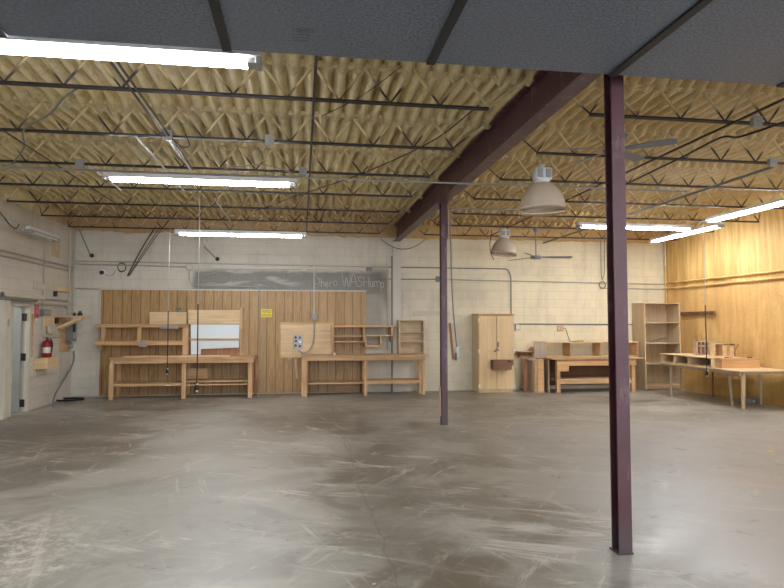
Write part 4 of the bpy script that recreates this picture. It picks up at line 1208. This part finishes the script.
# cubby row on the table, openings toward the room
cx0, cx1, cy0, cy1, cz0, cz1 = 8.27, 8.98, 11.27, 13.0, dz+.001, .955
t = thing('cubby_row', ((cx0+cx1)/2, (cy0+cy1)/2, cz0), 'low row of three open cubbies standing on the long table', 'cubby')
part('top_board', t, 'ply_y', [(cx0-.02, cx1, cy0, cy1+.03, cz1-.018, cz1)])
part('bottom_board', t, 'ply_y', [(cx0, cx1, cy0, cy1, cz0, cz0+.018)])
part('back_board', t, 'brown_x', [(cx1-.018, cx1, cy0, cy1, cz0+.018, cz1-.018)])  # dark colour imitates the shade inside the cubbies
for y in (cy0, 12.02, 12.52, cy1-.018):
    part('divider', t, 'ply_y', [(cx0, cx1-.018, y, y+.018, cz0+.018, cz1-.018)])
t = thing('lidded_box', (8.8, 11.2, cz0), 'orange toned closed wooden box at the near end of the cubby row', 'box')
part('box_body', t, 'oak_x', [(8.35, 9.20, 11.06, 11.262, cz0, cz0+.125)])
part('lid', t, 'pine_x', [(8.34, 9.21, 11.05, 11.262, cz0+.126, cz0+.20)])
# pigeonhole block and small box on top
def on(px, py, x=None): return 0
yy = 12.2
x0, x1, z0, z1 = 8.618,8.92,0.99,1.265
t = thing('pigeonhole_block', ((x0+x1)/2, yy, cz1), 'small pinkish block with six square holes on the cubby row', 'block')
zb0, zb1 = cz1+.001, z1
part('back_board', t, 'tan', [(x0, x1, yy+.10, yy+.115, zb0, zb1)])
w = (x1-x0)
for k in range(4): part('divider', t, 'tan', [(x0+(w-.02)*k/3, x0+(w-.02)*k/3+.02, yy, yy+.10, zb0, zb1)])
for zq in (zb0, zb0+(zb1-zb0)*.60, zb1-.022): part('shelf', t, 'tan', [(x0, x1, yy-.001, yy+.10, zq, zq+.022)])
tag(MB().box(x1+.002, x1+.16, yy+.02, yy+.10, cz1+.001, z1-.02).build('wood_block', 'tan', None, .003), 'plain pinkish block beside the six hole block', 'block')
yy = 11.5
x0, x1, z0, z1 = 8.521,8.739,0.984,1.233
zc0 = cz1
t = thing('small_open_box', ((x0+x1)/2, yy, zc0), 'small pale wooden open fronted box on the cubby row', 'box')
part('frame', t, 'ply_x', [(x0, x1, yy, yy+.14, zc0+.001, zc0+.02), (x0, x1, yy, yy+.14, z1-.02, z1), (x0, x0+.025, yy, yy+.14, zc0+.02, z1-.02), (x1-.025, x1, yy, yy+.14, zc0+.02, z1-.02)])
part('back', t, 'brown_z', [(x0+.025, x1-.025, yy+.12, yy+.14, zc0+.02, z1-.02)])
x2 = x1+.01
t = thing('jig_piece', (x2+.12, yy, zc0), 'pale wooden jig with curved cut outs beside the small open box', 'jig')
g = MB(); z = zc0+.001; h = z1-z-.01
g.prism([(x2, z), (x2+.07, z), (x2+.06, z+h*.5), (x2+.09, z+h*.9), (x2+.09, z+h), (x2, z+h)], 'y', yy+.02, yy+.05)
g.prism([(x2+.13, z), (x2+.24, z), (x2+.22, z+h*.45), (x2+.25, z+h), (x2+.13, z+h), (x2+.15, z+h*.5)], 'y', yy+.02, yy+.05)
g.box(x2, x2+.25, yy+.02, yy+.05, z+h-.03, z+h); g.build('jig_board', 'ply_x', t)
g = MB(); g.tube(curve3([(x2+.26, yy+.03, z), (x2+.27, yy+.03, z+h*.5), (x2+.34, yy+.03, z+h*.95)], 4), .018, 6); g.tube([(x2+.27, yy+.03, z+h*.5), (x2+.25, yy+.03, z+h*.9)], .014, 6); g.build('branch_peg', 'brown_z', t)
for k, (x, y, w, h, m) in enumerate(((8.52, 11.14, .09, .018, 'brown_x'), (8.66, 11.18, .06, .02, 'pine_x'), (9.02, 11.12, .10, .022, 'black'), (9.10, 11.17, .05, .03, 'chrome'))):
    tag(MB().box(x-w/2, x+w/2, y-.015, y+.015, cz0+.201, cz0+.201+h).build('offcut', m, None, .002),
        ('dark brown offcut on the lidded box, leftmost', 'light brown offcut on the lidded box, second from left', 'black oblong piece lying on the lidded box', 'shiny metal bit at the right end of the lidded box')[k], 'offcut')
# heater strip under the table
x0, x1, z0, z1 = 9.015,9.356,0.002,0.144
t = thing('metal_case', ((x0+x1)/2, 11.3, 0), 'dark grey metal case on the floor under the long table', 'case')
g = MB(); g.box(x0, x1, 11.25, 11.45, 0, .12); g.build('case_body', 'greybox', t, .01)
g = MB(); g.lathe([(.025, 0), (.025, .01)], ((x0+x1)/2, 11.25, .06), 14, (0,-1,0), cap=True); g.build('dial', 'chrome', t)

# ------------------------------------------------------------------ left wall things
LX = XL
# frame round the doorway
o = struct(MB().box(LX-.19, LX+.025, DY1-.012, DY1+.07, 0, DZ+.08).box(LX-.19, LX+.025, DY0-.0, DY0+.03, 0, DZ).box(LX-.19, LX+.025, DY0, DY1, DZ-.02, DZ+.08), 'trim_20', 'cream')
t = thing('door_leaf', (LX-.14, DY1-.04, 0), 'blue grey door leaf standing open into the next room', 'door')
d = MB().box(LX-1.02, LX-.10, DY1-.075, DY1-.032, .01, DZ-.03).build('door_panel', 'door_grey', t, .003)
for z in (.16, 1.02, DZ-.22):
    g = MB(); g.box(LX-.13, LX-.02, DY1-.045, DY1-.013, z-.07, z+.07); g.build('hinge', 'black', d, .004)
g = MB(); g.box(LX-.05, LX-.01, DY1-.026, DY1-.0125, 0, DZ-.02); g.build('door_stop', 'offwhite', t)
# overhead sliding door pushed toward the camera
sy0, sy1 = 11.314-1.25, 11.314
sz = DZ+.06
t = thing('sliding_door', (LX+.09, (sy0+sy1)/2, 0), 'off white sliding door at the left edge of the photo, left of the open doorway', 'door')
g = MB(); g.box(LX+.06, LX+.11, sy0, sy1, .02, sz); g.build('door_slab', 'offwhite', t, .004)
g = MB(); g.box(LX+.11, LX+.125, sy1-.12, sy1, .02, sz); g.build('edge_board', 'cream', t, .003)
for y in (sy1-.2, sy0+.2):
    g = MB(); g.box(LX+.07, LX+.10, y-.03, y+.03, sz, sz+.09); g.lathe([(.04, -.015), (.04, .015)], (LX+.085, y, sz+.10), 16, (1,0,0), cap=True); g.build('roller', 'greybox', t)
g = MB(); g.box(LX+.125, LX+.135, sy1-.09, sy1-.04, sz-.45, sz-.32); g.build('latch', 'galv', t)
t = thing('door_track', (LX+.05, DY0, sz+.1), 'cream header board with a dark sliding door track on the left wall', 'track')
hy1 = 12.947
g = MB(); g.box(LX+.002, LX+.05, sy0-.2, hy1, 2.117, 2.199); g.build('header_board', 'cream', t, .003)
g = MB(); g.box(LX+.05, LX+.11, sy0-.2, 12.455, 2.062, 2.099); g.build('track_rail', 'greybox', t)

def lbox(r, d, name, mat, lab, cat, dd=0.0):
    y0, y1, z0, z1 = r
    return tag(MB().box(LX+.002+dd, LX+d+dd, y0, y1, z0, z1).build(name, mat, None, .003), lab, cat)
# red sign
y0, y1, z0, z1 = 12.569,12.749,1.699,2.136
t = thing('extinguisher_sign', (LX, (y0+y1)/2, z0), 'tall narrow red FIRE EXTINGUISHER sign right of the doorway', 'sign')
g = MB(); g.box(LX+.002, LX+.010, y0, y1, z0, z1); g.build('sign_plate', 'signred', t)
for a, b in ((z1-.085, z1-.0), (z0, z0+.055)):
    g = MB(); g.box(LX+.0101, LX+.012, y0+.01, y1-.01, a, b); g.build('white_end', 'paper', t)
g = MB(); ym = (y0+y1)/2
g.prism([(ym-.05, z1-.02), (ym+.05, z1-.02), (ym, z1-.075)], 'x', LX+.0121, LX+.0135); g.build('arrow', 'signred', t)
text('sign_lettering', '\n'.join('EXTINGUISHER'), .050, 'paper', (LX+.0115, ym-.035, (z0+z1)/2-.02), (PI/2, 0, PI/2), t, 1.0)
text('sign_lettering', '\n'.join('FIRE'), .060, 'paper', (LX+.0115, ym+.04, (z0+z1)/2+.02), (PI/2, 0, PI/2), t, 1.0)
# boards
r = 12.483,13.478,2.319,2.439; lbox(r, .04, 'wood_batten', 'cream', 'pale wooden batten on the left wall above the red sign', 'batten')
r = 13.559,14.302,2.329,2.436; lbox(r, .07, 'wood_batten', 'ply_y', 'thicker pale wooden block at the right end of the batten on the left wall', 'block')
r = 13.436,13.539,2.212,2.327; lbox(r, .05, 'black_clip', 'black', 'small black clip below the battens on the left wall', 'clip')
r = 12.935,13.525,1.579,1.823; lbox(r, .03, 'tool_board', 'ply_y', 'slanting plywood board on the left wall under the grey box', 'board')
r = 13.112,13.486,1.446,1.62; lbox(r, .04, 'tool_board', 'cream', 'small square board on the left wall below the slanting plywood board', 'board', .03)
r = 12.784,13.138,1.81,1.933; y0, y1, z0, z1 = r
t = thing('electrical_box', (LX, (y0+y1)/2, z0), 'brown grey electrical box on the left wall right of the red sign', 'electrical box')
g = MB(); g.box(LX+.002, LX+.09, y0, y1, z0, z1); g.build('box_body', 'greybox', t, .006)
g = MB(); g.box(LX+.09, LX+.096, y0+.02, y1-.02, z0+.02, z1-.02); g.build('cover_plate', 'midgrey', t)
r = 13.187,13.411,1.824,1.937; lbox(r, .025, 'small_board', 'ply_y', 'tiny wooden square with a dark hole right of the grey box on the left wall', 'board')
# shelf with triangular brackets
y0, y1, z0, z1 = 13.57,14.0,1.789,1.831
t = thing('tool_shelf', (LX+.25, (y0+y1)/2, z0-.2), 'wooden shelf on slanted brackets projecting from the left wall near the corner', 'shelf')
g = MB(); g.box(LX+.002, LX+.56, y0, y1, z0-.005, z0+.025); g.build('shelf_board', 'ply_x', t, .003)
cy0_ = 13.836
for y in (y0, min(y1, cy0_)-.05):
    g = MB(); g.bar((LX+.03, y+.02, z0-.24), (LX+.50, y+.02, z0-.02), .035, .05); g.build('bracket', 'ply_x', t)
g = MB(); g.box(LX+.002, LX+.03, y0, min(y1, cy0_)-.005, z0-.26, z0-.005); g.build('wall_rail', 'pine_y', t)
for k, (x, w, h, l) in enumerate(((.44, .05, .10, 'small black tool standing on the tool shelf near the corner'), (.33, .035, .07, 'black knob shaped item on the tool shelf, left of the black tool'))):
    g = MB(); g.lathe([(w, 0), (w, h*.6), (w*.5, h*.7), (w*.5, h)], (LX+x, y0+.15, z0+.0255), 14, cap=True)
    tag(g.build('black_tool', 'black', smooth='auto'), l, 'tool')
g = MB(); g.box(LX+.03, LX+.09, y0-.10, y0-.02, z0-.14, z0-.02); tag(g.build('black_holder', 'black', None, .006), 'small black holder beside the slanted bracket of the tool shelf', 'holder')
# electrical panel
y0, y1, z0, z1 = 13.836,14.371,1.041,1.77
t = thing('breaker_cabinet', (LX, (y0+y1)/2, z0), 'grey electrical panel on a brown backboard near the left back corner', 'electrical cabinet')
g = MB(); g.box(LX+.002, LX+.03, y0, y1, z0, z1); g.build('backboard', 'pine_y', t, .003)
g = MB(); g.box(LX+.03, LX+.17, y0+.25, y1-.02, z0+.22, z1-.10); g.build('panel_box', 'greybox', t, .008)
g = MB(); g.box(LX+.17, LX+.18, y0+.29, y1-.06, z0+.27, z1-.07); g.build('panel_cover', 'midgrey', t, .004)
g = MB(); g.box(LX+.18, LX+.21, y1-.30, y1-.2, z0+.42, z0+.60); g.build('switch_lever', 'black', t, .01)
g = MB(); g.lathe([(.06, 0), (.07, .03), (.05, .09)], (LX+.03, y0+.45, z0+.12), 16, (1,0,0), cap=True); g.build('meter_socket', 'galv', t, smooth='auto')
# extinguisher on its box
y0, y1, z0, z1 = 12.58,13.086,0.767,0.983
t = thing('wooden_box', (LX+.12, (y0+y1)/2, z0), 'pale plywood box bracket on the left wall holding the extinguisher', 'box')
g = MB(); g.box(LX+.002, LX+.26, y0, y1, z0, z1); g.build('box_body', 'ply_x', t, .004)
g = MB(); g.box(LX+.002, LX+.03, y0+.05, y0+.3, z0-.14, z0); g.build('wall_cleat', 'cream', t)
ex, ey, ez = LX+.14, (y0+y1)/2+.02, z1
t = thing('fire_extinguisher', (ex, ey, ez), 'dark red fire extinguisher standing on the plywood box', 'fire extinguisher')
g = MB(); g.lathe([(.0, .001), (.075, .001), (.085, .02), (.085, .27), (.07, .32), (.03, .345), (.026, .36)], (ex, ey, ez), 28); g.build('cylinder', 'red', t, smooth='auto')
g = MB(); g.lathe([(.028, 0), (.028, .04), (.018, .05)], (ex, ey, ez+.355), 16, cap=True); g.build('valve', 'black', t)
g = MB(); g.bar((ex-.02, ey, ez+.40), (ex+.09, ey-.02, ez+.445), .02, .012); g.bar((ex-.02, ey, ez+.385), (ex+.09, ey-.02, ez+.385), .02, .012); g.build('handle', 'chrome', t)
g = MB(); g.tube(curve3([(ex, ey-.02, ez+.37), (ex+.09, ey-.06, ez+.35), (ex+.12, ey-.06, ez+.25), (ex+.10, ey-.05, ez+.10)], 5), .012, 8); g.build('hose', 'black', t)
g = MB(); g.lathe([(.0865, .09), (.0865, .20)], (ex, ey, ez), 28); 
for f in [f for f in g.bm.faces if not (f.calc_center_median().y < ey-.01 and f.calc_center_median().x > ex-.05)]: g.bm.faces.remove(f)
g.build('paper_label', 'paper', t)
# round tags
for k, (py, l) in enumerate(((342.5, 'upper round pale tag beside the door frame'), (352.5, 'lower round pale tag beside the door frame'))):
    yc = 12.45; zc = (1.289, 1.098)[k]
    g = MB(); g.lathe([(.001, 0), (.10, 0), (.10, .012), (.001, .012)], (LX+.002, yc, zc), 24, (1,0,0)); tag(g.build('round_tag', 'tan', smooth='auto'), l, 'tag')
y0, y1, z0, z1 = 12.415,12.48,1.393,1.831
tag(MB().box(LX+.002, LX+.03, y0, y1, z0, z1).build('wood_strip', 'pine_z', None, .002), 'thin brown vertical strip between the door frame and the red sign', 'strip')
# dark ventilation patch
y0, y1, z0, z1 = 13.297,13.684,3.04,3.415
t = thing('wall_vent', (LX, (y0+y1)/2, z0), 'dull brown grey plate high on the left wall', 'plate')
g = MB(); g.box(LX+.002, LX+.012, y0, y1, z0, z1); g.build('plate', 'shelf_z', t)
g = MB(); g.box(LX+.012, LX+.016, y0+.2, y0+.3, z0+.15, z0+.3); g.build('slot', 'cream', t)
# conduits on the left wall
def pipe_l(pts, r, lab, mat='emt', rr=.10, x=LX+.03):
    g = MB(); g.tube(arc([(x if len(p) == 2 else p[2], p[0], p[1]) for p in pts], rr), r, 8)
    return tag(g.build('wall_conduit', mat), lab, 'conduit')
pipe_l([(3.8, 2.9), (D-.05, 2.9)], .018, 'upper of two parallel conduits along the left wall')
pipe_l([(3.8, 2.814), (D-.08, 2.814)], .018, 'lower of two parallel conduits along the left wall')
ya = 12.954; yb2 = 14.145; yc2 = 14.318; yd = 12.907
pipe_l([(3.8, 2.048-.02), (yb2, 2.048-.02), (yb2, 1.771)], .020, 'conduit bending down into the electrical panel on the left wall', rr=.35)
pipe_l([(3.8, 2.083+.06), (yc2, 2.083+.06), (yc2, 1.772)], .020, 'second conduit bending down into the electrical panel on the left wall', rr=.35)
pipe_l([(yb2-.0, 3.75), (yb2, 1.815)], .018, 'tall vertical conduit above the electrical panel, left one', x=LX+.06)
pipe_l([(yc2+.1, 3.75), (yc2+.1, 1.817)], .018, 'tall vertical conduit above the electrical panel, nearest the corner', x=LX+.06)
pipe_l([(12.0, 3.46), (yd, 3.46), (yd, 1.938)], .012, 'thin conduit dropping from the roof to the grey box on the left wall', rr=.2, x=LX+.025)
yd2 = 12.9; zq = 1.363
pipe_l([(yd2, 1.819), (yd2, zq), (13.866, zq)], .011, 'thin conduit running from the grey box down and across to the electrical panel', rr=.12, x=LX+.03)
# floor coil and cable
cable([(LX+.12, 14.338, 1.02+.02), (LX+.12, 14.28, .75), (LX+.2, 13.2, .25), (LX+.25, 12.9, .012)], .018, 'grey cable running from the electrical panel down to the floor', 'greybox')
coil(-4.98, 13.959, 0, .22, 6, 'loose coil of black cable on the floor in the left back corner', 'xy', 'black', .012)
cable([(LX+.02, 11.12-.6, 3.535+.2), (LX+.02, 11.192, 3.496), (LX+.02, 11.414, 3.394), (LX+.03, 11.641, 3.35), (-4.75, 11.015, 3.33)], .008, 'thin black cord running to the small unlit light on the left wall')

# small whitish chips of debris on the floor
for k, (px, w) in enumerate((((0.468, 3.892), .014), ((2.448, 9.032), .06), ((6.019, 7.108), .05))):
    g = MB(); g.prism([(px[0]-w, px[1]-.4*w), (px[0]+w*.4, px[1]-.6*w), (px[0]+w, px[1]+.2*w), (px[0]-w*.2, px[1]+.6*w)], 'z', 0, .004)
    tag(g.build('debris_chip', 'yellow' if k == 2 else 'cream'), ('small white paint chip on the floor at the bottom middle of the photo', 'pale chip on the floor just right of the far column foot', 'small yellowish chip on the floor at the right')[k], 'chip')

# ------------------------------------------------------------------ light and camera
w = bpy.data.worlds.new('world'); SC.world = w; w.use_nodes = True
w.node_tree.nodes['Background'].inputs[0].default_value = (.75, .83, .95, 1)
w.node_tree.nodes['Background'].inputs[1].default_value = .3
def area(loc, rot, sx, sy, power, col):
    l = bpy.data.lights.new('lamp', 'AREA'); l.shape = 'RECTANGLE'; l.size = sx; l.size_y = sy; l.energy = power; l.color = col
    o = bpy.data.objects.new('added_rear_daylight', l); C.objects.link(o); o.location = loc; o.rotation_euler = rot
    return o
area((4.5, YB+.1, 1.7), (PI/2, 0, 0), 5.0, 3.0, 380, (.86, .93, 1.0))  # added cool lamp standing in for daylight; the rear wall has no door

cam = bpy.data.cameras.new('camera'); co = bpy.data.objects.new('camera', cam); C.objects.link(co)
co.location = (0, 0, 1.65)
cam.sensor_fit = 'HORIZONTAL'; cam.sensor_width = 36; cam.lens = 604.4/784*36
co.rotation_euler = (PI/2 + .0488, 0, -.1489)
cam.clip_start = .05
SC.camera = co
SC.view_settings.view_transform = 'Standard'
SC.view_settings.look = 'None'
SC.view_settings.exposure = 0.26
